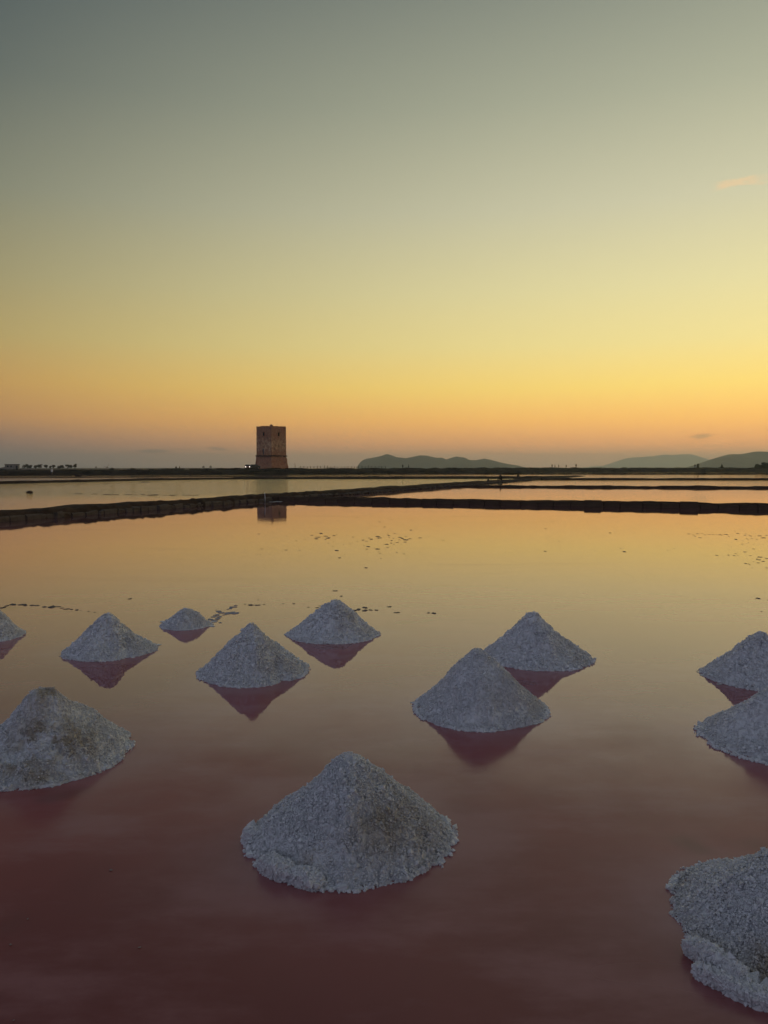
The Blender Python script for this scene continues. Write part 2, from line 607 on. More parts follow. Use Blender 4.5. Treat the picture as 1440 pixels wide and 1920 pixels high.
# near pan: a fine grid close to the piles carries how much salt lies on its bed
J = (dike_x(46.4), 46.4)
near_pts = [(-40, -12), (44, -12), (44, 27.2), (18.2, 36.2), J, (-14.4, 28.5), (-34, -12)]
XA, XB, YA, YB = -9.0, 9.0, 1.0, 16.0
gx, gy = np.linspace(XA, XB, 160), np.linspace(YA, YB, 150)
GX, GY = np.meshgrid(gx, gy, indexing='ij')
V = np.stack([GX.ravel(), GY.ravel(), np.zeros(GX.size)], 1)
salt = np.zeros(len(V))
for P in PILES:
    d = np.hypot(V[:, 0] - P['c'].x, (V[:, 1] - P['c'].y))
    ang = np.arctan2(V[:, 1] - P['c'].y, V[:, 0] - P['c'].x)
    rr = P['r'] * (1.0 + 0.16 * np.sin(ang * 2 + P['seed']) + 0.08 * np.sin(ang * 5 + P['seed'] * 2))
    salt = np.maximum(salt, np.exp(-np.clip(d - rr, 0, None) / (0.34 * P['r'] + 0.05)) * 0.9)
edge = np.minimum.reduce([V[:, 0] - XA, XB - V[:, 0], V[:, 1] - YA, YB - V[:, 1]])
salt *= np.clip(edge / 0.6, 0, 1)
me = np_mesh('brine_bed', V, grid_faces(160, 150))
set_attr(me, 'salt', salt)
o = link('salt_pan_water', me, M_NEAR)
o['kind'] = 'structure'
for pts in ([(-34, -12), (44, -12), (44, YA), (-27.5, YA)],
            [(-27.5, YA), (XA, YA), (XA, YB), (-20.2, YB)],
            [(XB, YA), (44, YA), (44, YB), (XB, YB)],
            [(-20.2, YB), (44, YB), (44, 27.2), (18.2, 36.2), J, (-14.4, 28.5)]):
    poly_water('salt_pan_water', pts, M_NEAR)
# the pans behind it
poly_water('salt_pan_water', [J, (18.2, 36.2), (44, 27.2), (90, 30), (90, 68), (37, 74), (20, 77), (dike_x(80), 80)], M_CALM)
poly_water('salt_pan_water', [(dike_x(80), 80), (20, 77), (37, 74), (90, 68), (140, 70), (140, 121), (64, 125), (dike_x(127), 127)], M_FARWATER)
poly_water('salt_pan_water', [(-34, -12), (-14.4, 28.5), J, (dike_x(80), 80), (dike_x(127), 127), (dike_x(141), 141), (0, 136), (-17, 135.5), (-33, 130), (-48, 96), (-90, 50), (-90, -12)], M_RIPPLE)
poly_water('salt_pan_water', [(-90, 50), (-48, 96), (-33, 130), (-17, 135.5), (0, 136), (dike_x(141), 141), (dike_x(127), 127), (64, 125), (140, 121), (260, 120), (300, 420), (-300, 420), (-300, 50)], M_FARWATER)

bm = bmesh.new()
for x, y in ((-9900, -2900), (9900, -2900), (9900, 8900), (-9900, 8900)):
    bm.verts.new((x, y, -0.35))
bm.faces.new(bm.verts)
sea = link('sea', bm_mesh('sea', bm), M_SEA)
sea['kind'] = 'structure'


# ------------------------------------------------------------------ ridges: dikes, strips and banks
def ridge_mesh(name, path, width, height, step, rough=0.1, seed=0, flat=0.5, hfun=None, nc=11):
    path = [Vector((p[0], p[1])) for p in path]
    pts = []
    for a, b in zip(path[:-1], path[1:]):
        k = max(1, int((b - a).length / step))
        pts += [a.lerp(b, i / k) for i in range(k)]
    pts.append(path[-1])
    n = len(pts)
    P = np.array([[p.x, p.y] for p in pts])
    if n > 6:
        Q = P.copy()
        for _ in range(3):
            Q[1:-1] = (Q[:-2] + 2 * Q[1:-1] + Q[2:]) / 4
        P = Q
    T = np.gradient(P, axis=0)
    T /= np.linalg.norm(T, axis=1)[:, None]
    Nn = np.stack([-T[:, 1], T[:, 0]], 1)
    u = np.linspace(-1, 1, nc)
    hw = np.array([hfun(i / (n - 1)) if hfun else 1.0 for i in range(n)])
    X = P[:, None, :] + Nn[:, None, :] * (u[None, :, None] * width / 2)
    prof = np.clip((1 - np.abs(u)) / (1 - flat), 0, 1) ** 0.7
    Z = height * hw[:, None] * prof[None, :]
    V = np.concatenate([X, Z[:, :, None]], 2).reshape(-1, 3)
    s = 1.0 / max(step * 2.2, 0.1)
    amp = (prof[None, :] * np.ones((n, 1))).ravel()
    V[:, 2] += rough * height * (0.55 * fbm(V * s * 0.35, 3, seed) + 0.45 * fbm(V * s, 3, seed + 5)) * amp
    wob = fbm(np.c_[V[:, :2] * s, np.zeros(len(V))], 3, seed + 9) * rough * width * 0.35
    side = np.repeat(Nn[:, None, :], nc, 1).reshape(-1, 2)
    V[:, :2] += side * wob[:, None]
    edge = np.abs(np.tile(u, n)) > 0.999
    V[edge, 2] = -0.25
    return np_mesh(name, V, grid_faces(n, nc), True), P


DIKE_A = math.atan2(1, 0.409)      # heading of the long dike

# the long dike: earth body, a facing of tufa blocks near the camera, loose stones further off
dike = empty('salt_pan_dike', (dike_x(46), 46, 0))
tag(dike, 'long dark dike of earth faced with stone blocks running away from the left edge', 'dike')


def to_parent(o, par):
    o.parent = par
    o.matrix_parent_inverse = Matrix.Translation(par.location).inverted()
    return o


def on_dike(y, off):               # point beside the dike, off > 0 towards the camera's pan
    t = Vector((0.409, 1)).normalized()
    return Vector((dike_x(y) + t.y * off, y - t.x * off))


body, _ = ridge_mesh('earth_body', [on_dike(y, -0.55) for y in (8, 20, 30, 40, 50, 60, 75, 90, 105, 127, 150, 178)], 1.7, 0.36, 0.35, 0.22, 3, 0.55,
                     hfun=lambda t: 1.0 - 0.62 * max(0, (t - 0.45) / 0.55))
to_parent(link('earth_body', body, M_EARTH), dike)
lip, _ = ridge_mesh('turf_edge', [on_dike(y, 0.06) for y in (8, 20, 30, 40, 52)], 0.66, 0.33, 0.16, 0.38, 8, 0.3)
lip.transform(Matrix.Translation((0, 0, 0.02)))
to_parent(link('turf_edge', lip, M_EARTH), dike)


def stone_mesh(name, size, jit, bev):
    bm = bmesh.new()
    box_bm(bm, size, jitter=0)
    bmesh.ops.bevel(bm, geom=list(bm.edges), offset=bev, segments=1, affect='EDGES', profile=0.5)
    for v in bm.verts:
        v.co += Vector((random.uniform(-jit, jit), random.uniform(-jit, jit), random.uniform(-jit, jit)))
    return bm_mesh(name, bm)


BL = (0.24, 0.36, 0.50, 0.74, 0.42)
block_meshes = [stone_mesh('stone_block', (L, 0.30, h_), 0.03, 0.035) for L, h_ in zip(BL, (0.24, 0.29, 0.25, 0.28, 0.21))]
y = 21.0
while y < 51.0:
    k = random.randrange(5)
    L = BL[k]
    p = on_dike(y + L * 0.46, 0.30 + random.uniform(-0.07, 0.05))
    b = link('stone_block', block_meshes[k], M_BLOCK, None, (p.x, p.y, 0.05 + random.uniform(-0.05, 0.035)))
    b.rotation_euler = (random.uniform(-0.12, 0.12), random.uniform(-0.08, 0.08), DIKE_A + random.uniform(-0.06, 0.06))
    to_parent(b, dike)
    y += (L + random.uniform(-0.02, 0.04)) * 0.925
# loose stones along the waterline beyond the blocks: too small to pick apart
bm = bmesh.new()
for y in np.arange(51, 120, 0.22):
    p = on_dike(y, 0.30 + random.uniform(-0.12, 0.12))
    s = random.uniform(0.16, 0.36)
    box_bm(bm, (s, s * 0.8, s * 0.6), (p.x, p.y, 0.05), Euler((random.uniform(-.5, .5), random.uniform(-.5, .5), random.uniform(0, 6))), 0.03)
st = link('edging_stones', bm_mesh('edging_stones', bm), M_BLOCK)
st['kind'] = 'stuff'
to_parent(st, dike)

# the near wall that crosses the view, of upright slabs under an earth coping
wall = empty('pan_wall', (6, slab_y(6), 0))
tag(wall, 'low stained wall of upright slabs crossing behind the near pan on the right', 'wall')
WA = math.atan2(-8.0, 20.7)
cop, _ = ridge_mesh('earth_coping', [(x, slab_y(x) + 0.28) for x in (-7.2, -2, 6, 14, 22, 34, 44)], 0.75, 0.27, 0.2, 0.2, 21, 0.72)
to_parent(link('earth_coping', cop, M_EARTH), wall)
slab_meshes = [stone_mesh('wall_slab', (L, 0.14, 0.42), 0.012, 0.018) for L in (0.78, 0.92, 1.05, 0.85)]
x = -6.3
k_count = 0
while x < 30:
    k = random.randrange(4)
    L = (0.78, 0.92, 1.05, 0.85)[k]
    s = link('wall_slab', slab_meshes[k], M_SLAB, None, (x + L * 0.46, slab_y(x + L * 0.46) - 0.12 + random.uniform(-0.02, 0.02), 0.04 + random.uniform(-0.045, 0.03)))
    s.rotation_euler = (random.uniform(-0.05, 0.03), random.uniform(-0.015, 0.015), WA + random.uniform(-0.02, 0.02))
    to_parent(s, wall)
    x += (L + 0.025) * 0.932
pier_mesh = stone_mesh('pier', (0.85, 0.44, 0.52), 0.015, 0.025)
for px in (1120, 1279):
    xx = (px - 720) / FPX * 38.5 if px > 1000 else (px - 720) / FPX * 42.5
    s = link('pier', pier_mesh, M_SLAB, None, (xx, slab_y(xx) + 0.02, 0.065))
    s.rotation_euler = (0, 0, WA)
    to_parent(s, wall)


def dike_thing(name, label, path, width, height, step, rough, seed, flat=0.45, hfun=None, mat=None, cat='dike'):
    me, P = ridge_mesh(name, path, width, height, step, rough, seed, flat, hfun)
    o = link(name, me, mat or M_EARTH)
    tag(o, label, cat)
    return o


dike_thing('earth_dike', 'low ragged earth dike second behind the near wall on the right', [(dike_x(80) + 0.4, 80), (20, 77), (37, 74), (70, 70), (92, 68)], 1.3, 0.19, 0.35, 0.45, 31)
dike_thing('earth_dike', 'thin dark earth dike third behind the near wall on the right', [(dike_x(127) + 0.4, 127), (45, 126.5), (64, 125), (100, 123), (150, 121)], 1.8, 0.27, 0.6, 0.3, 32)
dike_thing('earth_dike', 'dark curved earth dike beyond the rippled pan on the left', [(-92, 48), (-64, 78), (-48, 96), (-38, 121), (-30, 131), (-17, 135.5), (0, 136), (12, 138.5), (dike_x(141) - 0.5, 141)], 2.0, 0.30, 0.6, 0.3, 33)
dike_thing('mud_bar', 'hair-thin mud bar across the far left pan below the trees', [(-110, 142), (-75, 150), (-48, 162), (-30, 172)], 1.6, 0.12, 0.8, 0.5, 34, cat='mud bar')
dike_thing('mud_bar', 'thin mud bar in front of the tower on the far water', [(-30, 152), (-12, 158), (8, 164), (30, 166), (46, 178)], 2.2, 0.16, 0.8, 0.5, 35, cat='mud bar')
dike_thing('marsh_strip', 'low dark marsh strip in front of the far bank on the right', [(-6, 236), (30, 232), (80, 229), (140, 226), (230, 222)], 9, 0.34, 1.2, 0.7, 36, 0.5, cat='marsh')

# the far bank and the flat land behind it on the left
BANK = [(-240, 168), (-150, 186), (-105, 196), (-70, 214), (-42, 226), (-15, 236), (15, 258), (45, 292), (75, 322), (120, 332), (200, 330), (300, 326)]


def bank_h(t):
    # crest height along the bank (left end, dip, tower, fence, right)
    xs = [0, 0.10, 0.18, 0.26, 0.33, 0.40, 0.50, 0.62, 0.75, 0.86, 1.0]
    hs = [0.84, 0.74, 0.62, 0.68, 0.78, 0.82, 0.86, 0.92, 0.95, 0.97, 1.0]
    return float(np.interp(t, xs, hs))


bk, BP = ridge_mesh('far_bank', [(x, y + 11) for x, y in BANK], 22, 1.92, 1.0, 0.15, 41, 0.55, bank_h, 13)
bank = link('far_bank', bk, M_BANK)
bank['kind'] = 'structure'
land_bm = bmesh.new()
lp = [(-480, 190), (-150, 194), (-105, 205), (-70, 224), (-42, 236), (-15, 246), (5, 262), (-10, 330), (-70, 420), (-140, 560), (-300, 640), (-520, 640)]
land_bm.faces.new([land_bm.verts.new((x, y, 0.95)) for x, y in lp])
ext = bmesh.ops.extrude_face_region(land_bm, geom=list(land_bm.faces))
for v in [g for g in ext['geom'] if isinstance(g, bmesh.types.BMVert)]:
    v.co.z = -0.4
land = link('flat_land', bm_mesh('flat_land', land_bm), M_BANK)
land['kind'] = 'structure'


def tuft_mesh(name, centres, spread, height, per, size):
    """ragged low scrub: many small upright leaf blades around the given points"""
    C = np.repeat(np.asarray(centres), per, 0)
    n = len(C)
    off = rng.normal(0, 1, (n, 3)) * np.array([spread, spread, 0])
    hz = np.abs(rng.normal(0, 0.5, n)) * height
    c = C + off
    c[:, 2] += hz
    a = rng.uniform(0, 2 * np.pi, n)
    s = size * rng.uniform(0.5, 1.4, n)
    dx = np.stack([np.cos(a), np.sin(a), rng.uniform(-.4, .4, n)], 1) * s[:, None]
    up = np.stack([rng.normal(0, .4, n), rng.normal(0, .4, n), np.ones(n)], 1) * s[:, None] * 1.3
    V = np.stack([c - dx, c + dx, c + up, c - up * 0.6], 1)
    V = V[:, [0, 3, 1, 2]].reshape(-1, 3)
    return np_mesh(name, V, np.arange(n * 4).reshape(n, 4))


cent = []
nb = len(BP)
for i in range(nb):
    hh = 1.92 * bank_h(i / (nb - 1))
    t = BP[min(i + 1, nb - 1)] - BP[max(i - 1, 0)]
    t /= np.linalg.norm(t)
    nn = np.array([t[1], -t[0]])
    for k in range(3):
        u = random.uniform(-0.2, 1.0)
        z = hh * min(1, (1 - abs(u)) / 0.45) ** 0.7
        q = BP[i] + nn * u * 11
        if vnoise(np.array([[q[0] * 0.16, q[1] * 0.16, 0.5]]), 3)[0] < random.uniform(-0.7, 0.5):
            continue
        cent.append((q[0], q[1], max(z, 0) - 0.05))
for k in range(420):            # bigger clumps break the skyline of the crest
    i = random.randrange(nb)
    if vnoise(np.array([[BP[i][0] * 0.05, BP[i][1] * 0.05, 2.5]]), 5)[0] < random.uniform(-0.6, 0.4):
        continue
    hh = 1.92 * bank_h(i / (nb - 1))
    big = random.uniform(0.05, 0.42) ** 1.0
    wid = random.uniform(0.4, 1.6)
    for q in range(int(5 + wid * 5)):
        dx = random.uniform(-1, 1)
        cent.append((BP[i][0] + dx * wid, BP[i][1] + random.uniform(-2.5, 2.5), hh - 0.1 + random.random() * big * (1 - dx * dx)))
sc = link('bank_scrub', tuft_mesh('bank_scrub', cent, 0.7, 0.13, 16, 0.13), M_SCRUB)
tag(sc, 'dark dry scrub covering the far bank along the horizon', 'scrub', kind='stuff')
cent = [(np.interp(t, [0, 1], [-6, 230]) + random.uniform(-1, 1), np.interp(t, [0, .15, .4, .65, 1], [236, 232, 229, 226, 222]) + random.uniform(-3.5, 3.0), 0.18) for t in np.linspace(0, 1, 300)]
sc = link('marsh_scrub', tuft_mesh('marsh_scrub', cent, 0.6, 0.12, 10, 0.14), M_SCRUB)
tag(sc, 'low scrub growing on the marsh strip before the far bank', 'scrub', kind='stuff')


# ------------------------------------------------------------------ islands on the horizon
def island(name, label, prof, Y, depth, seed):
    xs = np.array([(p[0] - 720) / FPX * Y for p in prof])
    hs = np.array([max(0.0, (877 - p[1]) / FPX * Y + EYE) for p in prof])
    nx, ny = 260, 40
    X = np.linspace(xs[0], xs[-1], nx)
    H = np.interp(X, xs, hs)
    K = np.array([1, 4, 6, 4, 1]) / 16
    H[2:-2] = np.convolve(H, K, 'valid')
    v = np.linspace(-1, 1, ny)
    XX = np.repeat(X[:, None], ny, 1)
    YY = Y + depth * v[None, :] + 0 * XX
    fall = np.clip(1 - np.abs(v) ** 1.6, 0, 1)
    warp = fbm(np.stack([XX.ravel() / 260, YY.ravel() / 260, np.zeros(XX.size)], 1), 4, seed).reshape(XX.shape)
    Z = H[:, None] * np.clip(fall[None, :] * (1 + 0.16 * warp * (1 - fall[None, :])), 0, 1)
    Z += H[:, None] * 0.018 * fbm(np.stack([XX.ravel() / 60, YY.ravel() / 60, np.zeros(XX.size)], 1), 4, seed + 3).reshape(XX.shape)
    Z[:, 0] = Z[:, -1] = -0.8
    Z[0] = Z[-1] = -0.8
    V = np.stack([XX.ravel(), YY.ravel(), Z.ravel()], 1)
    o = link(name, np_mesh(name, V, grid_faces(nx, ny), True), M_ISLAND)
    o['kind'] = 'structure'
    o['label'] = label
    return o


z7 = [(128, 176), (137, 158), (150, 135), (172, 117), (195, 108), (255, 98), (320, 82), (355, 69), (372, 68), (400, 79), (440, 95), (515, 102), (570, 90), (625, 78), (680, 82), (740, 97), (770, 100), (795, 97), (830, 113), (860, 104), (910, 90), (975, 98), (1010, 117), (1070, 118), (1130, 105), (1180, 116), (1230, 130), (1290, 143), (1330, 151), (1365, 155), (1390, 168), (1410, 178)]
island('hills', 'long grey-blue island with several rounded hills right of the tower', [(640 + a / 4.235, 835 + b / 4.235) for a, b in z7], 2900, 260, 51)
z6 = [(640, 262), (668, 236), (690, 212), (722, 178), (745, 180), (765, 160), (800, 130), (860, 108), (930, 85), (1050, 84), (1120, 80), (1180, 66), (1250, 52), (1340, 48), (1440, 50), (1600, 40), (1800, 70), (2000, 120), (2200, 265)]
island('hills', 'dark blue-grey headland at the right edge of the horizon', [(1240 + a / 7.2, 840 + b / 7.2) for a, b in z6], 2600, 260, 52)
z5 = [(120, 390), (150, 376), (250, 370), (310, 342), (380, 315), (440, 310), (520, 305), (590, 300), (650, 290), (740, 293), (800, 286), (860, 290), (910, 306), (960, 325), (1010, 352), (1060, 390)]
island('hills', 'faint pale hazy mountain island left of the dark headland', [(1080 + a / 4, 780 + b / 4) for a, b in z5], 8100, 600, 53)

# ------------------------------------------------------------------ haze
hb = bmesh.new()
box_bm(hb, (20000, 12000, 149.4), (0, 3000, 73.3))
m, n = material('sea_haze')
pv = n.new('ShaderNodeVolumePrincipled')
pv.inputs['Color'].default_value = (0.74, 0.86, 1.0, 1)
pv.inputs['Density'].default_value = 2.15e-4
pv.inputs['Anisotropy'].default_value = 0.7
om = n.new('ShaderNodeOutputMaterial')
n.t.links.new(pv.outputs[0], om.inputs['Volume'])
hz = link('haze', bm_mesh('haze', hb), m)
hz['kind'] = 'stuff'
hz['label'] = 'thin pale haze over the pans and the sea'

# ------------------------------------------------------------------ the tower
TX, TY = (509.5 - 720) / FPX * 250, 250.0
tower = empty('stone_tower', (TX, TY, 1.3), math.radians(45 + 8.4))
tag(tower, 'square old stone watchtower with flared base standing on the far bank', 'tower')
# local frame: the corner (-,-) side faces the camera; x and y faces are walls
SIDE = 6.85
HW = SIDE / 2
T_CORD, T_TOP = 4.55, 13.75         # heights above the tower's foot


def wall_face(openings, seed):
    """one shaft wall in its own plane: u along, z up, openings = (u0,u1,z0,z1); returns V,F"""
    us = sorted(set(list(np.linspace(-HW, HW, 26)) + [o_[0] for o_ in openings] + [o_[1] for o_ in openings]))
    zs = sorted(set(list(np.linspace(T_CORD, T_TOP, 34)) + [o_[2] for o_ in openings] + [o_[3] for o_ in openings]))
    V, F = [], []
    for u in us:
        for z in zs:
            V.append((u, 0.0, z))
    nz_ = len(zs)
    for i in range(len(us) - 1):
        for j in range(nz_ - 1):
            uc, zc = (us[i] + us[i + 1]) / 2, (zs[j] + zs[j + 1]) / 2
            if any(a < uc < b and c < zc < d for a, b, c, d in openings):
                continue
            F.append((i * nz_ + j, (i + 1) * nz_ + j, (i + 1) * nz_ + j + 1, i * nz_ + j + 1))
    V = np.array(V)
    inner = (np.abs(np.abs(V[:, 0]) - HW) > 0.01)
    V[:, 1] += 0.09 * fbm(np.c_[V[:, 0] * 1.1, V[:, 2] * 1.1, np.full(len(V), seed * 3.1)], 3, seed) * inner
    return V, np.array(F)


faces_open = [
    [(-0.30, 0.32, 11.05, 12.15), (-0.42, 0.06, 4.95, 6.75)],     # left face seen from the camera
    [(-0.34, 0.30, 11.0, 12.1)],
    [], []]
# window columns sit at the middle of each wall
rots = [math.pi / 2, 0, math.pi, -math.pi / 2]
allV, allF = [], []
off = 0
for fi, ang in enumerate(rots):
    pass
# camera-facing walls: local -x side (left) and local -y side (right)
frames = [
    (Vector((-HW, 0)), Vector((0, -1)), Vector((-1, 0))),   # left wall: u runs towards the near corner
    (Vector((0, -HW)), Vector((1, 0)), Vector((0, -1))),    # right wall: u runs away from it
    (Vector((HW, 0)), Vector((0, 1)), Vector((1, 0))),
    (Vector((0, HW)), Vector((-1, 0)), Vector((0, 1)))]
for fi, (o0, du, dn) in enumerate(frames):
    V, F = wall_face(faces_open[fi], fi + 3)
    taper = 1.0 - 0.012 * (V[:, 2] - T_CORD) / (T_TOP - T_CORD)
    W = np.zeros_like(V)
    W[:, 0] = (o0.x + du.x * V[:, 0] + dn.x * V[:, 1]) * taper
    W[:, 1] = (o0.y + du.y * V[:, 0] + dn.y * V[:, 1]) * taper
    W[:, 2] = V[:, 2]
    allV.append(W)
    allF.append(F + off)
    off += len(W)
shaft = np_mesh('shaft', np.concatenate(allV), np.concatenate(allF))
link('shaft', shaft, M_TOWER, tower)

# flared base
nu, nz_ = 4 * 16, 16
ring = []
for s in range(4):
    o0, du, dn = frames[s]
    for k in range(16):
        u = -1 + 2 * k / 16
        ring.append(o0 / HW + du * u)
V = []
for q in ring:
    for j in range(nz_):
        t = j / (nz_ - 1)
        z = -0.6 + (T_CORD - 0.01 + 0.6) * t
        r = HW * (1.19 - 0.19 * t)
        V.append((q.x * r, q.y * r, z))
V = np.array(V)
nrm = V[:, :2] / np.linalg.norm(V[:, :2], axis=1)[:, None]
V[:, :2] += nrm * (0.11 * fbm(V * 0.9, 3, 77))[:, None]
link('flared_base', np_mesh('flared_base', V, grid_faces(nu, nz_, True)), M_TOWER, tower)
# string course: four worn rails
bm = bmesh.new()
for s in range(4):
    o0, du, dn = frames[s]
    for k in range(9):
        u0 = -HW - 0.16 + (SIDE + 0.32) * k / 9
        if k in (1, 6) and s < 2 and random.random() < 0.4:
            continue
        L = (SIDE + 0.32) / 9 - 0.02
        c = o0 + du * (u0 + L / 2) + dn * 0.08
        box_bm(bm, (L if abs(du.x) > .5 else 0.5, L if abs(du.y) > .5 else 0.5, 0.30), (c.x, c.y, T_CORD + random.uniform(-0.05, 0.05)), None, 0.03)
link('string_course', bm_mesh('string_course', bm), M_BARK, tower)
# worn parapet and roof
bm = bmesh.new()
for s in range(4):
    o0, du, dn = frames[s]
    for k in range(14):
        L = SIDE / 14
        c = o0 + du * (-HW + L * (k + 0.5)) - dn * 0.22
        h = 0.42 + random.uniform(-0.13, 0.10)
        box_bm(bm, (L * .98 if abs(du.x) > .5 else 0.44, L * .98 if abs(du.y) > .5 else 0.44, h), (c.x * .988, c.y * .988, T_TOP + h / 2 - 0.02), None, 0.02)
link('parapet', bm_mesh('parapet', bm), M_TOWER, tower)
bm = bmesh.new()
box_bm(bm, (SIDE * .96, SIDE * .96, 0.3), (0, 0, T_TOP - 0.2))
link('roof_terrace', bm_mesh('roof_terrace', bm), M_TOWER, tower)
# rounded look-out turret on the near corner, with its little arch
bm = bmesh.new()
tube_bm(bm, [(-HW + 0.35, -HW + 0.35, T_TOP + z) for z in (-0.4, 0.35, 0.62, 0.82, 0.92)], [0.52, 0.52, 0.46, 0.3, 0.08], 12)
tur = link('corner_turret', bm_mesh('corner_turret', bm), M_TOWER, tower)
bm = bmesh.new()
box_bm(bm, (0.26, 0.06, 0.34), (-HW + 0.35, -HW - 0.185, T_TOP + 0.5), None)
link('opening', bm_mesh('opening', bm), M_DARK, tur)
# windows: reveal box, dark inside, pale surround
for fi in (0, 1):
    o0, du, dn = frames[fi]
    for wi, (a, b, c, d) in enumerate(faces_open[fi]):
        def P3(u, dep, z):
            q = o0 + du * u - dn * dep
            return (q.x * 0.992, q.y * 0.992, z)
        bm = bmesh.new()
        vs = [bm.verts.new(P3(u, dep, z)) for dep in (-0.05, 0.7) for (u, z) in ((a, c), (b, c), (b, d), (a, d))]
        for i in range(4):
            j = (i + 1) % 4
            bm.faces.new((vs[i], vs[j], vs[4 + j], vs[4 + i]))
        bm.faces.new(vs[4:])
        win = link('window', bm_mesh('window', bm), M_DARK, tower)
        bm = bmesh.new()
        tall = d - c > 1.5
        for (u, z, wu, hz_) in ((a - 0.06, (c + d) / 2, 0.12, d - c + 0.06), (b + 0.06, (c + d) / 2, 0.12, d - c + 0.06), ((a + b) / 2, d + 0.09, b - a + 0.3, 0.18), ((a + b) / 2, c - 0.06, b - a + 0.24, 0.12)):
            if not tall or u < a or z < c:
                continue
            q = P3(u, -0.12, z)
            box_bm(bm, (wu if abs(du.x) > .5 else 0.16, wu if abs(du.y) > .5 else 0.16, hz_), q, None, 0.02)
        link('window_surround', bm_mesh('window_surround', bm), M_FRAME, win)

# ------------------------------------------------------------------ fence on the bank right of the tower
def bank_z(x):
    i = int(np.argmin(np.abs(BP[:, 0] - x)))
    return 1.92 * bank_h(i / (len(BP) - 1)), BP[i, 1]


fence = empty('post_fence', (-15, 247, 1.7))
tag(fence, 'thin dark post and wire fence on the bank right of the tower', 'fence')
post_bm = bmesh.new()
tube_bm(post_bm, [(0, 0, -0.4), (0.01, 0, 0.5), (0.0, 0.01, 1.0), (0.0, 0.0, 1.06)], [0.10, 0.095, 0.08, 0.04], 6)
post_me = bm_mesh('post', post_bm)
tops = []
for i in range(26):
    px = 563 + i * 6.4 + random.uniform(-0.8, 0.8)
    z0, yy = bank_z((px - 720) / FPX * 250)
    xx = (px - 720) / FPX * yy
    z0, yy = bank_z(xx)
    s = random.uniform(0.8, 1.25)
    zb = z0 - 0.08
    p = link('post', post_me, M_WOOD, None, (xx, yy, zb))
    p.rotation_euler = (random.uniform(-.08, .08), random.uniform(-.1, .1), random.uniform(0, 6))
    p.scale = (1, 1, s)
    to_parent(p, fence)
    tops.append(Vector((xx, yy, zb + 0.9 * s)))
for lvl in (0.0, -0.38):
    bm = bmesh.new()
    tube_bm(bm, [t + Vector((0, -0.07, lvl - (0.05 if i % 2 else 0))) for i, t in enumerate(tops)], [0.018] * len(tops), 5)
    to_parent(link('wire', bm_mesh('wire', bm), M_WOOD), fence)
z0, yy = bank_z(-29)
bm = bmesh.new()
tube_bm(bm, [(0, 0, -0.5), (0.02, 0, 0.9), (-0.02, 0, 1.9)], [0.08, 0.07, 0.05], 7)
box_bm(bm, (0.16, 0.12, 0.05), (-0.02, 0, 1.9))
tag(link('post', bm_mesh('tall_post', bm), M_WOOD, None, ((553.5 - 720) / FPX * yy, yy, z0 - 0.1)), 'tall lone post just right of the tower base', 'post')


# ------------------------------------------------------------------ cars beside the tower
def car_meshes():
    prof = [(-2.0, 0.32), (-2.05, 0.62), (-1.95, 0.86), (-1.1, 0.96), (-0.45, 1.42), (0.85, 1.46), (1.65, 1.02), (2.02, 0.94), (2.05, 0.40), (1.9, 0.28)]
    bm = bmesh.new()
    rings = []
    for yy, ins in ((-0.84, 0.10), (-0.80, 0.0), (0.80, 0.0), (0.84, 0.10)):
        r = []
        for (x, z) in prof:
            top = max(0, (z - 0.95) / 0.5)
            r.append(bm.verts.new((x * (1 - ins * 0.06), yy * (1 - 0.16 * top), z - ins * 0.2 * top)))
        rings.append(r)
    for a, b in zip(rings[:-1], rings[1:]):
        for i in range(len(prof)):
            j = (i + 1) % len(prof)
            bm.faces.new((a[i], a[j], b[j], b[i]))
    bm.faces.new(rings[0])
    bm.faces.new(rings[-1][::-1])
    body = bm_mesh('body', bm)
    bm = bmesh.new()
    tube_bm(bm, [(0, -0.1, 0), (0, 0.1, 0)], [0.32, 0.32], 16)
    tyre = bm_mesh('tyre', bm)
    bm = bmesh.new()
    tube_bm(bm, [(0, -0.115, 0), (0, 0.115, 0)], [0.19, 0.19], 12)
    rim = bm_mesh('rim', bm)
    bm = bmesh.new()
    vs = [bm.verts.new(v) for v in ((-1.09, -0.66, 0.985), (-1.09, 0.66, 0.985), (-0.50, 0.58, 1.40), (-0.50, -0.58, 1.40))]
    bm.faces.new(vs)
    g = bmesh.ops.extrude_face_region(bm, geom=list(bm.faces))
    for v in [q for q in g['geom'] if isinstance(q, bmesh.types.BMVert)]:
        v.co += Vector((-0.03, 0, 0.03))
    glass = bm_mesh('windscreen', bm)
    bm = bmesh.new()
    bmesh.ops.create_uvsphere(bm, u_segments=12, v_segments=8, radius=0.14)
    for v in bm.verts:
        v.co.x *= 0.45
    lamp = bm_mesh('headlight', bm, True)
    bm = bmesh.new()
    box_bm(bm, (0.05, 0.9, 0.16), (0, 0, 0), None, 0.004)
    grille = bm_mesh('grille', bm)
    return body, tyre, rim, glass, lamp, grille


CAR = car_meshes()
M_TYRE = mat_plain('tyre_rubber', (0.02, 0.02, 0.02, 1), 0.9, 0.2)
M_RIM = mat_plain('alloy_rim', (0.35, 0.35, 0.36, 1), 0.4, 0.5)
M_GLASS = mat_plain('dark_car_glass', (0.02, 0.025, 0.03, 1), 0.08, 0.5, 0.1)
M_LENS = mat_plain('lamp_lens', (0.5, 0.5, 0.5, 1), 0.2, 0.5)
M_LIT, nlit = material('lit_headlight')
em = nlit.new('ShaderNodeEmission')
em.inputs[0].default_value = (1.0, 0.90, 0.78, 1)
em.inputs[1].default_value = 2.5
oo = nlit.new('ShaderNodeOutputMaterial')
nlit.t.links.new(em.outputs[0], oo.inputs[0])


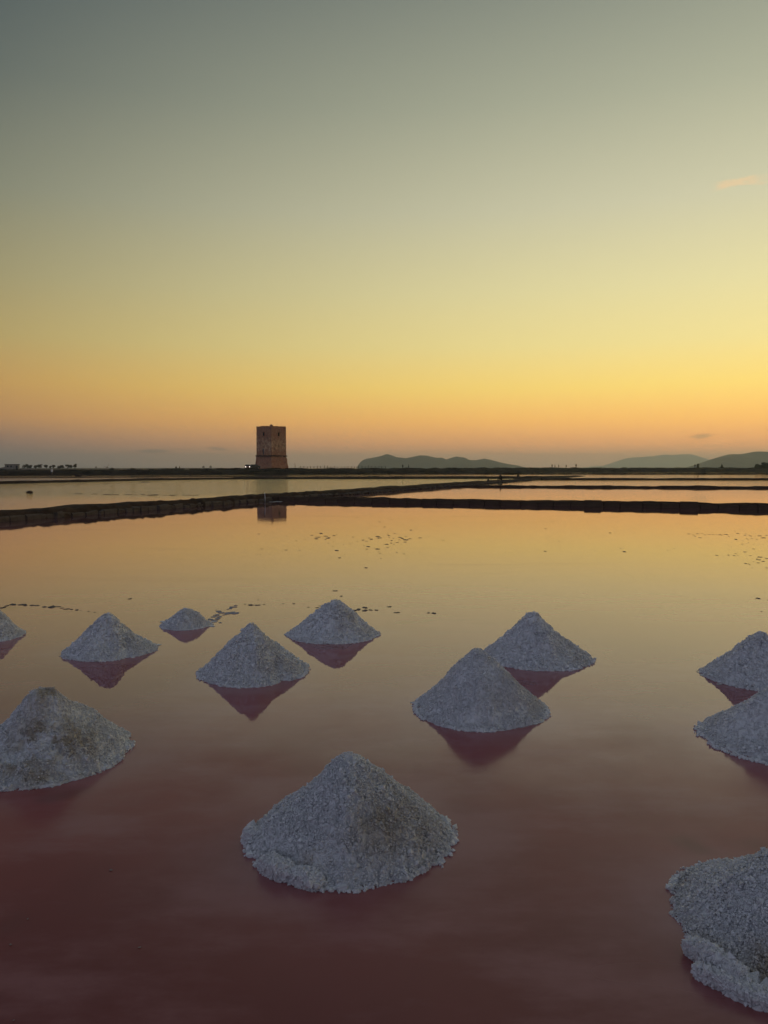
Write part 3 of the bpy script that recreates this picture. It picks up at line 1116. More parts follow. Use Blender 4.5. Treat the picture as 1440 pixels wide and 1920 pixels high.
def car(loc, rot, paint, lit, label):
    c = empty('parked_car', loc, rot)
    tag(c, label, 'car', 'cars parked beside the tower')
    body, tyre, rim, glass, lamp, grille = CAR
    b = link('body', body.copy(), paint, c)
    link('windscreen', glass, M_GLASS, c)
    link('grille', grille, M_TYRE, c, (-2.04, 0, 0.52))
    for sx_ in (-1.28, 1.28):
        for sy_ in (-0.78, 0.78):
            wv = link('wheel', tyre, M_TYRE, c, (sx_, sy_, 0.32))
            link('rim', rim, M_RIM, wv)
    for sy_ in (-0.6, 0.6):
        lm = lamp.copy()
        link('headlight', lm, M_LIT if lit else M_LENS, c, (-2.02, sy_, 0.72))
    return c


M_RED = mat_plain('dull_red_paint', (0.16, 0.025, 0.02, 1), 0.35, 0.5, 0.15)
M_BLK = mat_plain('dark_grey_paint', (0.025, 0.025, 0.028, 1), 0.35, 0.5, 0.15)
zc, yc_ = bank_z((462 - 720) / FPX * 238)
car(((464.5 - 720) / FPX * (yc_ + 1), yc_ + 1, zc + 0.02), math.radians(101), M_RED, True, 'red car with both headlights lit, left of the tower')
zc2, yc2 = bank_z((473 - 720) / FPX * 238)
car(((475.5 - 720) / FPX * (yc2 + 4.5), yc2 + 4.5, zc2 + 0.1), math.radians(40), M_BLK, False, 'dark car with its lights off, between the lit car and the tower')


# ------------------------------------------------------------------ people
def person_mesh(name, joints, edges, radii):
    me = bpy.data.meshes.new(name)
    me.from_pydata(joints, edges, [])
    ob = bpy.data.objects.new(name, me)
    COL.objects.link(ob)
    md = ob.modifiers.new('skin', 'SKIN')
    md.use_smooth_shade = True
    for v, r in zip(me.skin_vertices[0].data, radii):
        v.radius = (r[0], r[1]) if isinstance(r, tuple) else (r, r)
    me.skin_vertices[0].data[0].use_root = True
    ss = ob.modifiers.new('subsurf', 'SUBSURF')
    ss.levels = 1
    dg = bpy.context.evaluated_depsgraph_get()
    out = bpy.data.meshes.new_from_object(ob.evaluated_get(dg))
    bpy.data.objects.remove(ob)
    out.name = name
    return out


def upright(stride, arm):
    J = [(0, 0, 0.95), (0, 0, 1.15), (0, 0, 1.40), (0, 0, 1.50), (0, 0.01, 1.60), (0, 0.01, 1.72)]
    R = [(0.16, 0.11), (0.15, 0.10), (0.17, 0.11), 0.055, 0.085, 0.07]
    Ed = [(0, 1), (1, 2), (2, 3), (3, 4), (4, 5)]
    for s in (-1, 1):
        i = len(J)
        f = stride * s
        J += [(0.10 * s, 0, 0.90), (0.11 * s, -f * 0.5, 0.50), (0.11 * s, -f * 0.9 + (0.08 if f < 0 else 0), 0.09), (0.12 * s, -f * 0.9 - 0.14, 0.05)]
        R += [0.095, 0.068, 0.05, 0.042]
        Ed += [(0, i), (i, i + 1), (i + 1, i + 2), (i + 2, i + 3)]
        i = len(J)
        g = -stride * s * 0.7
        J += [(0.19 * s, 0, 1.40), (0.24 * s, -g * 0.4 + 0.02, 1.13), (0.24 * s, -g - arm, 0.88), (0.235 * s, -g - arm - 0.04, 0.78)]
        R += [0.062, 0.048, 0.036, 0.032]
        Ed += [(2, i), (i, i + 1), (i + 1, i + 2), (i + 2, i + 3)]
    return J, Ed, R


P_STAND = person_mesh('person', *upright(0.04, 0.03))
P_WALK = person_mesh('person', *upright(0.26, 0.05))
Js = [(0, 0, 0.10), (0, -0.05, 0.32), (0, -0.16, 0.55), (0, -0.22, 0.64), (0, -0.26, 0.73), (0, -0.27, 0.85)]
Rs = [(0.18, 0.14), (0.15, 0.12), (0.18, 0.12), 0.06, 0.088, 0.075]
Es = [(0, 1), (1, 2), (2, 3), (3, 4), (4, 5)]
for s in (-1, 1):
    i = len(Js)
    Js += [(0.11 * s, -0.06, 0.10), (0.14 * s, -0.46, 0.28), (0.13 * s, -0.58, -0.12), (0.13 * s, -0.72, -0.16)]
    Rs += [0.095, 0.07, 0.052, 0.042]
    Es += [(0, i), (i, i + 1), (i + 1, i + 2), (i + 2, i + 3)]
    i = len(Js)
    Js += [(0.19 * s, -0.17, 0.54), (0.23 * s, -0.34, 0.36), (0.14 * s, -0.52, 0.40), (0.10 * s, -0.58, 0.40)]
    Rs += [0.062, 0.048, 0.036, 0.033]
    Es += [(2, i), (i, i + 1), (i + 1, i + 2), (i + 2, i + 3)]
P_SIT = person_mesh('person', Js, Es, Rs)


def clothes(name, legs, shirt, zsplit, zneck, hair=(0.02, 0.015, 0.01, 1)):
    m, n = material(name)
    sp = n.new('ShaderNodeSeparateXYZ')
    n.put(sp.inputs[0], n.coord('Object'))
    z = sp.outputs[2]
    c = n.mix(n.math('GREATER_THAN', z, zsplit), legs, shirt)
    c = n.mix(n.math('GREATER_THAN', z, zneck), c, (0.28, 0.17, 0.12, 1))
    c = n.mix(n.math('GREATER_THAN', z, zneck + 0.20), c, hair)
    n.bsdf(n.mix(n.noise(n.coord('Object'), 8, 3), c, n.mix(0.6, c, (0, 0, 0, 1))), 0.9, 0.2)
    return m


CL = [clothes('dark_clothes', (0.02, 0.02, 0.03, 1), (0.03, 0.025, 0.025, 1), 0.95, 1.47),
      clothes('jeans_and_jacket', (0.03, 0.035, 0.05, 1), (0.05, 0.035, 0.03, 1), 0.95, 1.47),
      clothes('brown_clothes', (0.03, 0.022, 0.018, 1), (0.06, 0.04, 0.03, 1), 0.95, 1.47)]
CL_SIT = clothes('seated_clothes', (0.02, 0.018, 0.018, 1), (0.05, 0.035, 0.025, 1), 0.2, 0.6, (0.22, 0.16, 0.12, 1))


def person(px, Y, z, me, mat, rot, s, label, group=None):
    m2 = me.copy()
    o = link('person', m2, mat, None, ((px - 720) / FPX * Y, Y, z), rot)
    o.scale = (s, s, s)
    tag(o, label, 'person', group)
    return o


def on_bank(px, guess):
    Y = guess
    for _ in range(4):
        z, Y = bank_z((px - 720) / FPX * Y)
    return Y, z


G5 = 'row of people on the far bank right of centre'
for px, me, mt, rz, s, lab in (
        (1034.5, P_STAND, 0, 0.4, 1.08, 'leftmost of five dark figures standing on the far bank'),
        (1040, P_WALK, 1, 1.3, 1.0, 'second from left of the five dark figures on the far bank'),
        (1047, P_WALK, 2, 1.5, 1.02, 'middle one of the five dark figures on the far bank'),
        (1061, P_STAND, 0, -0.6, 0.92, 'shortest dark figure, fourth from left of the five on the far bank'),
        (1079.5, P_STAND, 1, 0.2, 1.16, 'rightmost and tallest of the five dark figures on the far bank')):
    Y, z = on_bank(px, 320)
    person(px, Y, z, me, CL[mt], rz, s, lab, G5)
for px, me, rz, lab in ((755, P_STAND, 0.3, 'left one of two dark figures on the bank before the hilly island'),
                        (766, P_WALK, 1.4, 'right one of two dark figures on the bank before the hilly island')):
    Y, z = on_bank(px, 262)
    person(px, Y, z - 0.05, me, CL[0], rz, 0.97, lab, 'pair of people on the bank before the island')
for px, rz, lab in ((330.8, 0.2, 'left one of two tiny figures on the far bank left of the tower'),
                    (337.4, 2.2, 'right one of two tiny figures on the far bank left of the tower')):
    Y, z = on_bank(px, 225)
    person(px, Y + 6, z - 0.62, P_STAND, CL[2], rz, 1.0, lab, 'pair of people left of the tower')
Y, z = on_bank(1302, 330)
person(1302, Y, z, P_STAND, CL[0], 0.1, 1.1, 'single dark figure beside the round bush on the right of the far bank')
# the one sitting on the long dike
sd = 104.0
person(((dike_x(sd) - 0.35) / sd) * FPX + 720, sd, 0.30, P_SIT, CL_SIT, math.radians(-60), 1.06, 'person in dark clothes sitting on the long dike near its far end')


# ------------------------------------------------------------------ trees, bushes, house
def crown_mesh(name, w_, h_, n_, size, zc, clumps=14):
    C = []
    for k in range(clumps):
        a = random.uniform(0, 6.28)
        r = math.sqrt(random.random()) * w_ * 0.42
        C.append((r * math.cos(a), r * math.sin(a), zc + random.uniform(-0.3, 0.36) * h_))
    C = np.array(C)
    pick = rng.integers(0, clumps, n_)
    d = rng.normal(0, 1, (n_, 3))
    d /= np.linalg.norm(d, axis=1)[:, None]
    rad = rng.uniform(0.35, 1.0, n_) ** 0.6
    P_ = C[pick] + d * rad[:, None] * np.array([w_ * 0.24, w_ * 0.24, h_ * 0.26])
    a = rng.normal(0, 1, (n_, 3))
    a /= np.linalg.norm(a, axis=1)[:, None]
    b = np.cross(a, rng.normal(0, 1, (n_, 3)))
    b /= np.linalg.norm(b, axis=1)[:, None]
    s = size * rng.uniform(0.6, 1.4, n_)[:, None]
    V = np.stack([P_ - a * s, P_ + b * s * .6, P_ + a * s, P_ - b * s * .6], 1).reshape(-1, 3)
    return np_mesh(name, V, np.arange(n_ * 4).reshape(n_, 4))


def tree(px, Y, top_row, width_px, label, group, foot_z, trunk_frac=0.35, leaves=900):
    top = at(px, top_row, Y).z
    wd = width_px / FPX * Y
    H = top - foot_z
    t = empty('tree', ((px - 720) / FPX * Y, Y, foot_z), random.uniform(0, 6))
    tag(t, label, 'tree', group)
    bm = bmesh.new()
    tube_bm(bm, [(0, 0, -0.3), (0.05 * wd, 0, H * 0.3), (0.02 * wd, 0.04 * wd, H * 0.7)], [0.16, 0.11, 0.05], 7)
    for k in range(4):
        a = k * 1.6 + random.random()
        tube_bm(bm, [(0.03 * wd, 0, H * 0.35), (0.2 * wd * math.cos(a), 0.2 * wd * math.sin(a), H * 0.58), (0.34 * wd * math.cos(a), 0.34 * wd * math.sin(a), H * 0.75)], [0.07, 0.05, 0.02], 5)
    link('trunk', bm_mesh('trunk', bm), M_BARK, t)
    ch = H * (1 - trunk_frac)
    link('crown', crown_mesh('crown', wd, ch * 1.05, leaves, 0.17, H * trunk_frac + ch * 0.5), M_LEAF, t)
    return t


TG = 'trees on the left of the horizon'
for px, Y, ty, wp, tf, lab in (
        (48.5, 470, 870.2, 11, .2, 'dense dark tree nearest the flat-roofed house'),
        (57, 480, 872.0, 10, .2, 'dense low tree second from the flat-roofed house'),
        (68, 486, 872.0, 8, .3, 'loose grey tree third from the flat-roofed house'),
        (76.5, 470, 870.8, 8, .35, 'rounded tree fourth from the flat-roofed house'),
        (88, 475, 871.8, 7.5, .4, 'round tree on a visible thin trunk, fifth from the house'),
        (95.5, 482, 873.3, 4.5, .4, 'smallest thin tree of the row right of the house'),
        (102, 470, 872.2, 6.5, .4, 'slender tree just right of the smallest one in the row'),
        (112, 485, 874.0, 8, .15, 'low spreading tree in the gap before the right end trees'),
        (118, 476, 872.3, 6.5, .3, 'square-topped tree fourth from the right end of the row'),
        (127.5, 480, 871.8, 8, .3, 'tree third from the right end of the left tree row'),
        (134, 474, 872.0, 6, .35, 'tree second from the right end of the left tree row'),
        (140.5, 470, 869.8, 7.5, .35, 'tall round tree at the right end of the left tree row')):
    tree(px, Y, ty, wp, lab, TG, 0.95, tf)


def bush(px, Y, z, top_row, wp, label, leaves=700, size=0.14):
    top = at(px, top_row, Y).z
    wd = wp / FPX * Y
    H = top - z
    t = empty('bush', ((px - 720) / FPX * Y, Y, z))
    tag(t, label, 'bush')
    bm = bmesh.new()
    for k in range(3):
        a = k * 2.1
        tube_bm(bm, [(0, 0, -0.2), (0.1 * wd * math.cos(a), 0.1 * wd * math.sin(a), H * 0.5)], [0.05, 0.02], 5)
    link('stem', bm_mesh('stem', bm), M_BARK, t)
    link('foliage', crown_mesh('foliage', wd, H * 1.1, leaves, size, H * 0.5), M_LEAF, t)


Y, z = on_bank(1307.5, 330)
bush(1307.5, Y, z - 0.1, 868.5, 5.2, 'small rounded bush standing up from the far bank on the right')
Y, z = on_bank(1352, 330)
bush(1352, Y, z - 0.1, 871, 5.2, 'small bush on the bank below the dark headland')
for px, ty, wp, lab in ((1421, 870.5, 18, 'left low end of the dark thicket at the right edge'), (1434, 867.5, 18, 'taller middle bush of the dark thicket at the right edge'),
                        (1450, 868, 24, 'bush of the dark thicket cut by the right edge')):
    Y, z = on_bank(px, 328)
    bush(px, Y, z - 0.5, ty, wp, lab, 1600, 0.22)
for px, ty, wp, lab in ((211, 877.2, 8, 'low dark bush on the left bank, near the distant windmill'), (250, 877.4, 9, 'low dark bush on the left bank midway to the tower')):
    Y, z = on_bank(px, 205)
    bush(px, Y, z - 0.15, ty, wp, lab, 400, 0.10)

# flat-roofed house at the left edge
HX, HY = (24.3 - 720) / FPX * 500, 500.0
house = empty('farm_house', (HX, HY, 0.95), math.radians(20))
tag(house, 'small pale flat-roofed house at the left end of the horizon', 'house')
HT = at(24, 870.5, HY).z - 0.95
bm = bmesh.new()
box_bm(bm, (8.2, 5.5, HT - 0.25), (0, 0, (HT - 0.25) / 2))
link('wall', bm_mesh('wall', bm), M_PLASTER, house)
bm = bmesh.new()
box_bm(bm, (8.6, 5.9, 0.34), (0, 0, HT - 0.08), None, 0.03)
link('roof', bm_mesh('roof', bm), M_BARK, house)
for x_, zz, ww, hh in ((-2.4, 1.9, 0.9, 1.0), (-0.4, 1.9, 0.9, 1.0), (2.9, 1.25, 1.1, 2.3)):
    bm = bmesh.new()
    box_bm(bm, (ww, 0.12, hh), (x_, -2.78, zz))
    link('door' if hh > 2 else 'window', bm_mesh('opening', bm), M_DARK, house)
bm = bmesh.new()
box_bm(bm, (5.5, 4.5, 1.5), (-6.9, 0.4, 0.75))
vs = [v for v in bm.verts if v.co.z > 1]
for v in vs:
    if v.co.x < -6.9:
        v.co.z -= 0.9
link('lean_to', bm_mesh('lean_to', bm), M_PLASTER, house)

# pale earth heap and the small white cabinet before the trees
me, _ = ridge_mesh('earth_heap', [(0, 0), (1.5, 0.1), (3, 0), (4.5, -0.1), (6, 0)], 4.5, 1.0, 0.4, 0.25, 61, 0.2, lambda t: math.sin(math.pi * (0.06 + 0.88 * t)) ** 0.7)
oh = link('earth_heap', me, mat_earth('pale_earth', (0.16, 0.12, 0.09, 1), (0.22, 0.17, 0.13, 1)), None, (at(42, 880, 330).x, 330, 0.9))
tag(oh, 'pale earth heap in front of the left trees', 'earth heap')
cab = empty('white_cabinet', (at(98.3, 880, 215).x, 199, 1.2))
cy_ = 203
zc3, _ = bank_z((98.3 - 720) / FPX * cy_)
cab.location = ((98.3 - 720) / FPX * 196, 196, 0.62)
tag(cab, 'small white cabinet on the bank below the left trees', 'cabinet')
bm = bmesh.new()
box_bm(bm, (0.42, 0.34, 0.62), (0, 0, 0.61))
link('cabinet_body', bm_mesh('cabinet_body', bm), M_WHITE, cab)
bm = bmesh.new()
box_bm(bm, (0.48, 0.40, 0.06), (0, 0, 0.955))
link('cabinet_roof', bm_mesh('cabinet_roof', bm), M_WHITE, cab)
bm = bmesh.new()
box_bm(bm, (0.5, 0.4, 0.6), (0, 0, 0.0))
link('plinth', bm_mesh('plinth', bm), M_BLOCK, cab)


# hazy windmills and towers far behind the left shore
def windmill(px, Y, top, label, sails):
    t = empty('windmill', ((px - 720) / FPX * Y, Y, 0.0), 0.3)
    tag(t, label, 'windmill', 'distant mills on the left shore')
    H = at(px, top, Y).z * (0.62 if sails else 1.0)
    bm = bmesh.new()
    tube_bm(bm, [(0, 0, -0.5), (0, 0, H * 0.8)], [2.6, 2.0], 12)
    link('mill_tower', bm_mesh('mill_tower', bm), M_PLASTER, t)
    bm = bmesh.new()
    tube_bm(bm, [(0, 0, H * 0.8), (0, 0, H)], [2.3, 0.3], 12)
    link('cap', bm_mesh('cap', bm), M_BARK, t)
    if sails:
        for a in (0.6, 0.6 + 2.09, 0.6 + 4.19):
            bm = bmesh.new()
            L = 6.0
            box_bm(bm, (0.7, 0.2, L), (0, 0, L / 2), None, 0.02)
            s = link('sail', bm_mesh('sail', bm), M_PLASTER, t, (0, -2.6, H * 0.95))
            s.rotation_euler = (0, a, 0)


windmill(202, 1500, 873.0, 'faint distant windmill with spread sails on the left shore', True)
windmill(181, 1600, 874.4, 'faint distant mill stump left of the windmill with sails', False)
windmill(382, 1400, 873.4, 'faint distant mill tower nearer to the stone tower, left of its twin', False)
windmill(395.5, 1450, 873.0, 'faint distant mill tower nearest the stone tower on the left', False)
sh = ridge_mesh('shore', [(-900, 1500), (-600, 1620), (-300, 1560), (-180, 1500)], 60, 1.3, 12, 0.3, 66)[0]
so = link('shore', sh, M_BANK)
so['kind'] = 'structure'

# ------------------------------------------------------------------ small things on and in the water
def rock(loc, s, label, name='rock', cat='rock'):
    bm = bmesh.new()
    bmesh.ops.create_icosphere(bm, subdivisions=2, radius=1.0)
    P_ = np.array([v.co[:] for v in bm.verts])
    nn = fbm(P_ * 1.4 + s[0] * 9, 3, int(s[0] * 100))
    for v, q in zip(bm.verts, nn):
        v.co = Vector((v.co.x * s[0], v.co.y * s[1], v.co.z * s[2])) * (1 + 0.22 * q)
    o = link(name, bm_mesh(name, bm, True), M_EARTH, None, loc)
    tag(o, label, cat)


p = gnd(56, 924.5)
rock((p.x, p.y, 0.02), (0.28, 0.24, 0.15), 'lone dark rock in the rippled pan at the left edge')
p = gnd(147, 893)
rock((p.x, p.y, 0.02), (0.75, 0.6, 0.4), 'tiny dark rock in the far water below the right end trees')
p = gnd(972, 893.2)
rock((p.x, p.y, 0.05), (0.34, 0.3, 0.42), 'small upright rock in the far water right of the sitting person')
pd = gnd(925, 897.5)
rock((dike_x(97) - 0.3, 97, 0.35), (0.14, 0.14, 0.28), 'small upright stone on the dike left of the sitting person')

# gauge stake in front of the dike
bm = bmesh.new()
tube_bm(bm, [(0, 0, -0.2), (0.005, 0, 0.3), (-0.012, 0, 0.62)], [0.016, 0.015, 0.013], 8)
p = gnd(497, 944.5)
tag(link('stake', bm_mesh('stake', bm), M_WHITE, None, (p.x, p.y, 0)), 'thin white stake in the water before the dike, under the tower', 'stake')


def flake_mesh(seed, elong=1.6):
    r = random.Random(seed)
    k = 9
    bm = bmesh.new()
    top, bot = [], []
    for i in range(k):
        a = 2 * math.pi * i / k
        q = r.uniform(0.6, 1.25)
        x_, y_ = q * elong * math.cos(a), q * math.sin(a)
        top.append(bm.verts.new((x_ * 0.8, y_ * 0.8, r.uniform(0.10, 0.30))))
        bot.append(bm.verts.new((x_, y_, -0.05)))
    for i in range(k):
        j = (i + 1) % k
        bm.faces.new((bot[i], bot[j], top[j], top[i]))
    bm.faces.new(top)
    return bm_mesh('crust_flake', bm)


FL = [flake_mesh(s, e) for s, e in ((1, 1.2), (2, 1.7), (3, 2.2), (4, 1.4), (5, 2.8))]


FLM = {}


def flake(px, py, wpx, label, group, mat=None, thick=1.0):
    g = gnd(px, py)
    r = wpx / 2 / FPX * g.y
    k = random.randrange(5)
    mat = mat or M_CRUST
    if (k, mat.name) not in FLM:
        FLM[(k, mat.name)] = FL[k].copy()
    o = link('crust_flake', FLM[(k, mat.name)], mat, None, (g.x, g.y, 0.003))
    s = r / (1.2, 1.7, 2.2, 1.4, 2.8)[k]
    o.scale = (s, s * 2.1, s * 0.55 * thick)
    o.rotation_euler = (0, 0, random.uniform(-0.35, 0.35))
    tag(o, label, 'salt crust', group)


def flakes(pts, ox, oy, sc_, label, group, mat=None):
    for a, b, w_ in pts:
        flake(ox + a / sc_, oy + b / sc_, max(w_ / sc_, 1.6), label, group, mat)


A1 = [(90, 149, 16), (112, 250, 20), (102, 287, 12), (80, 285, 7), (168, 285, 8), (185, 136, 10), (280, 163, 10), (277, 257, 24), (250, 265, 6), (368, 260, 16), (345, 195, 14), (403, 187, 10),
      (450, 157, 22), (512, 145, 28), (490, 170, 38), (478, 181, 30), (545, 163, 34), (560, 176, 32), (541, 185, 16), (600, 160, 26), (617, 153, 12), (595, 202, 10), (560, 211, 10), (590, 231, 18),
      (618, 260, 32), (637, 310, 24), (557, 319, 8), (672, 287, 9), (663, 221, 9), (575, 311, 7), (487, 233, 6), (222, 177, 7), (440, 250, 5), (655, 165, 8), (685, 160, 7), (710, 215, 10), (727, 170, 14)]
flakes(A1, 460, 960, 3.6, 'small dark salt crust flake afloat in the cluster below the tower reflection', 'floating flakes left of centre')
A2 = [(755, 37, 14), (988, 51, 14), (908, 67, 20), (940, 101, 20), (880, 95, 8), (1118, 122, 20), (1153, 115, 12), (960, 149, 14), (1008, 147, 14), (892, 165, 32), (905, 175, 40), (835, 176, 16), (852, 184, 24), (795, 190, 18),
      (820, 197, 20), (968, 159, 20), (972, 171, 14), (1000, 178, 14), (988, 192, 18), (1042, 171, 24), (1060, 178, 26), (1085, 166, 18), (1040, 188, 18), (1080, 188, 38), (1112, 181, 26), (1078, 203, 24), (1025, 206, 24),
      (985, 210, 18), (1003, 217, 12), (955, 218, 34), (962, 238, 20), (830, 234, 28), (800, 227, 10), (820, 251, 16), (890, 250, 34), (870, 243, 8), (900, 268, 10), (910, 279, 18), (1022, 275, 12), (1072, 282, 18), (1180, 275, 12),
      (1180, 175, 30), (1218, 170, 8), (1235, 166, 10), (1337, 192, 20), (915, 315, 12), (970, 315, 6), (1090, 311, 9), (815, 377, 26), (755, 200, 10), (627, 60, 8), (680, 74, 7), (602, 40, 7), (413, 60, 7)]
flakes(A2, 460, 960, 3.6, 'small dark salt crust flake afloat in the cluster right of the picture centre', 'floating flakes right of centre')
A3 = [(20, 189, 26), (233, 144, 16), (255, 163, 8), (505, 183, 9), (310, 86, 8), (37, 344, 14), (113, 329, 16), (148, 358, 34), (196, 361, 14), (455, 305, 14), (538, 346, 16), (598, 331, 16), (138, 317, 7), (-565, 355, 28), (-560, 150, 20), (-440, 265, 14), (-500, 82, 14)]
flakes(A3, 1140, 960, 4.8, 'lone tiny dark crust flake afloat on the calm water of the near pan', 'scattered flakes between the clusters')
A4 = [(725, 198, 24), (762, 182, 10), (770, 207, 16), (803, 196, 28), (845, 192, 14), (784, 218, 22), (756, 226, 14), (828, 232, 24), (870, 206, 18), (912, 202, 22), (945, 203, 18), (975, 203, 10), (1012, 206, 28), (1065, 203, 26), (1088, 222, 14), (1063, 234, 8),
      (1142, 172, 16), (1168, 194, 26), (1192, 162, 10), (1152, 247, 30), (1240, 198, 14), (1233, 211, 26), (1270, 209, 18), (1285, 216, 20), (1325, 217, 12), (1365, 215, 40), (1400, 233, 50), (1425, 210, 20), (1388, 179, 12), (1415, 162, 14), (1250, 241, 16), (1297, 241, 24), (1340, 246, 18), (1262, 251, 12), (1217, 266, 12), (1208, 290, 24), (1262, 277, 12),
      (1310, 294, 12), (1308, 333, 22), (1232, 360, 34), (1150, 374, 22), (1135, 393, 22), (1168, 392, 18), (1085, 388, 20), (978, 390, 24), (868, 381, 10), (1282, 393, 24), (1365, 406, 38), (1340, 416, 18), (1355, 430, 34), (1395, 444, 36), (1430, 419, 24), (1352, 458, 30), (1408, 412, 12), (1310, 448, 14), (1240, 464, 24), (1272, 475, 24), (1266, 461, 12), (1298, 503, 16), (1430, 503, 20), (1090, 304, 8), (1088, 337, 7), (1300, 420, 8)]
flakes(A4, 1140, 960, 4.8, 'small dark salt crust flake afloat in the swarm at the right edge', 'floating flakes at the right edge')
A5 = [(1352, 778, 42), (1318, 752, 9), (1436, 792, 18), (1327, 788, 8), (1382, 897, 16), (1410, 725, 9)]
flakes(A5, 1140, 960, 4.8, 'dark flake afloat on the pale water above the right-hand piles', 'flakes above the right piles')
A6 = [(18, 204, 30), (45, 192, 24), (85, 184, 46), (148, 184, 56), (165, 190, 24), (205, 189, 30), (240, 190, 34), (285, 199, 30), (335, 200, 56), (375, 198, 34), (400, 206, 24), (430, 213, 40), (460, 215, 20), (495, 219, 26), (520, 222, 12), (570, 227, 14), (610, 234, 16), (343, 188, 10), (836, 147, 22)]
flakes(A6, 0, 1080, 3.43, 'thin dark crust flake in the broken line at the far left of the pan', 'line of crust behind the left piles')
A7 = [(445, 187, 36), (490, 188, 40), (532, 183, 18), (655, 179, 16), (724, 178, 22), (790, 180, 8), (497, 153, 14), (817, 201, 14), (875, 204, 26), (890, 192, 16), (410, 182, 12), (990, 96, 36), (1030, 130, 20), (1082, 209, 24), (1110, 222, 48), (1140, 216, 36), (1182, 204, 38), (1182, 222, 36), (1218, 219, 26), (1255, 220, 24), (1340, 198, 34), (1388, 236, 40),
      (1590, 237, 26), (1625, 240, 34)]
flakes(A7, 340, 1080, 3.43, 'thin dark crust flake in the broken line behind the middle piles', 'line of crust behind the middle piles')
A8 = [(240, 228, 40), (262, 237, 44), (230, 250, 46), (278, 250, 30), (335, 238, 66), (300, 240, 50), (335, 200, 50), (318, 208, 30), (350, 190, 26), (212, 262, 44), (235, 275, 40), (250, 300, 22), (225, 218, 14), (190, 280, 40), (300, 215, 20), (215, 290, 50), (245, 262, 34)]
flakes(A8, 340, 1080, 3.43, 'grey crust flake in the ragged tail trailing right of the smallest pile', 'crust tail of the smallest pile', M_GREYCRUST)
A9 = [(520, 340, 22), (585, 343, 64), (710, 345, 46), (800, 348, 60), (870, 349, 56), (965, 350, 64), (1020, 351, 24), (1075, 350, 40), (1145, 353, 70), (1235, 354, 40), (1290, 354, 60), (1325, 352, 36), (1400, 353, 70), (1460, 354, 60), (1090, 257, 60), (1375, 259, 26), (625, 275, 14)]
flakes(A9, 0, 840, 4.0, 'thin dark mud flake in the row across the rippled left pan', 'mud flakes across the left pan')
# pale sheets standing in for sky reflection streaks where the wall meets the dike
for a, b, w_ in ((505, 938.5, 10), (513, 937.5, 18), (522, 940.5, 20), (527, 938.8, 16), (510, 941.2, 14)):
    flake(a, b, w_, 'pale sheet painting a sky reflection on the water at the corner of dike and wall', 'painted sky reflections at the dike corner', M_SKYGLINT, 0.4)

# ------------------------------------------------------------------ the salt piles
def pile_height(P, X, Y_):
    """height field of a pile in its own frame (vectorised)"""
    R, H, sd_ = P['r'], P['h'], P['seed']
    ang = np.arctan2(Y_, X)
    wob = 0.05 * vnoise(np.c_[np.cos(ang) * 1.6, np.sin(ang) * 1.6, np.full(len(X), sd_ * 7.3)], sd_) + \
        0.025 * vnoise(np.c_[np.cos(ang) * 6, np.sin(ang) * 6, np.full(len(X), sd_ * 3.1)], sd_ + 4)
    Re = R * (1 + wob)
    # the apex leans a little to one side
    rr = np.hypot(X, Y_) / Re
    tx = P['top'].x * np.clip(1 - rr, 0, 1)
    rr = np.hypot(X - tx, Y_) / Re
    a = 0.06 + 0.10 * ((sd_ * 0.618 + 0.5) % 1.0) if P['k'] != 'small' else 0.45
    cone = 1 - (np.sqrt(rr * rr + a * a) - a) / (math.sqrt(1 + a * a) - a)
    if P['k'] == 'dirty':
        cone = cone + 0.05 * np.exp(-((rr - 0.12) / 0.1) ** 2) - 0.045 * np.exp(-((rr - 0.42) / 0.2) ** 2)
    cc = np.clip(cone, 0, 1)
    qc = {'centre': -0.16, 'corner': -0.12, 'dirty': 0.04, 'small': 0.0}.get(P['k'], 0.13)
    z = H * np.where(cone > 0, (1 - qc) * cc + qc * cc * cc, (1 - qc) * cone)
    q = np.c_[X, Y_, z] / R
    z = z + H * 0.075 * fbm(q * 2.0 + sd_ * 5, 3, sd_) * np.clip(1.2 - rr, 0, 1) * np.clip(0.35 + rr * 1.5, 0, 1)
    # a slump on one flank and a slight shoulder on another
    for kk, (amp, wd) in enumerate(((-0.10, 0.30), (0.06, 0.20), (-0.07, 0.18))):
        a0 = sd_ * 2.4 + kk * 2.3
        u0, v0 = 0.55 * math.cos(a0), 0.55 * math.sin(a0)
        z = z + H * amp * np.exp(-(((X / R - u0) ** 2 + (Y_ / R - v0) ** 2) / wd ** 2))
    # shallow gullies running down the slope
    z = z + H * 0.030 * vnoise(np.c_[np.cos(ang) * 3.3, np.sin(ang) * 3.3, rr * 1.2 + sd_], sd_ + 31) * np.clip(rr * 1.4, 0, 1) * np.clip(1.15 - rr, 0, 1) * 2
    if P['k'] == 'twin':      # a fold down the front-right where a second load was tipped
        f = (X * 0.8 + Y_ * 0.45) / R
        z = z - H * 0.085 * np.exp(-((f - 0.22) / 0.10) ** 2) * np.clip(rr * 1.6, 0, 1) * (Y_ < 0.25 * R)
    z = z + np.exp(-((rr - 1.0) / 0.03) ** 2) * (0.008 + 0.014 * vnoise(np.c_[X, Y_, 0 * X] / 0.06, sd_ + 83))
    for (x0, y0, x1, y1, dep, wid) in P.get('cracks', ()):
        dx, dy = x1 - x0, y1 - y0
        t = np.clip(((X - x0) * dx + (Y_ - y0) * dy) / (dx * dx + dy * dy), 0, 1)
        d = np.hypot(X - x0 - t * dx, Y_ - y0 - t * dy) + 0.006 * fbm(np.c_[X * 30, Y_ * 30, np.zeros(len(X))], 2, 5)
        z = z - dep * np.exp(-(d / wid) ** 2)
    return z, rr


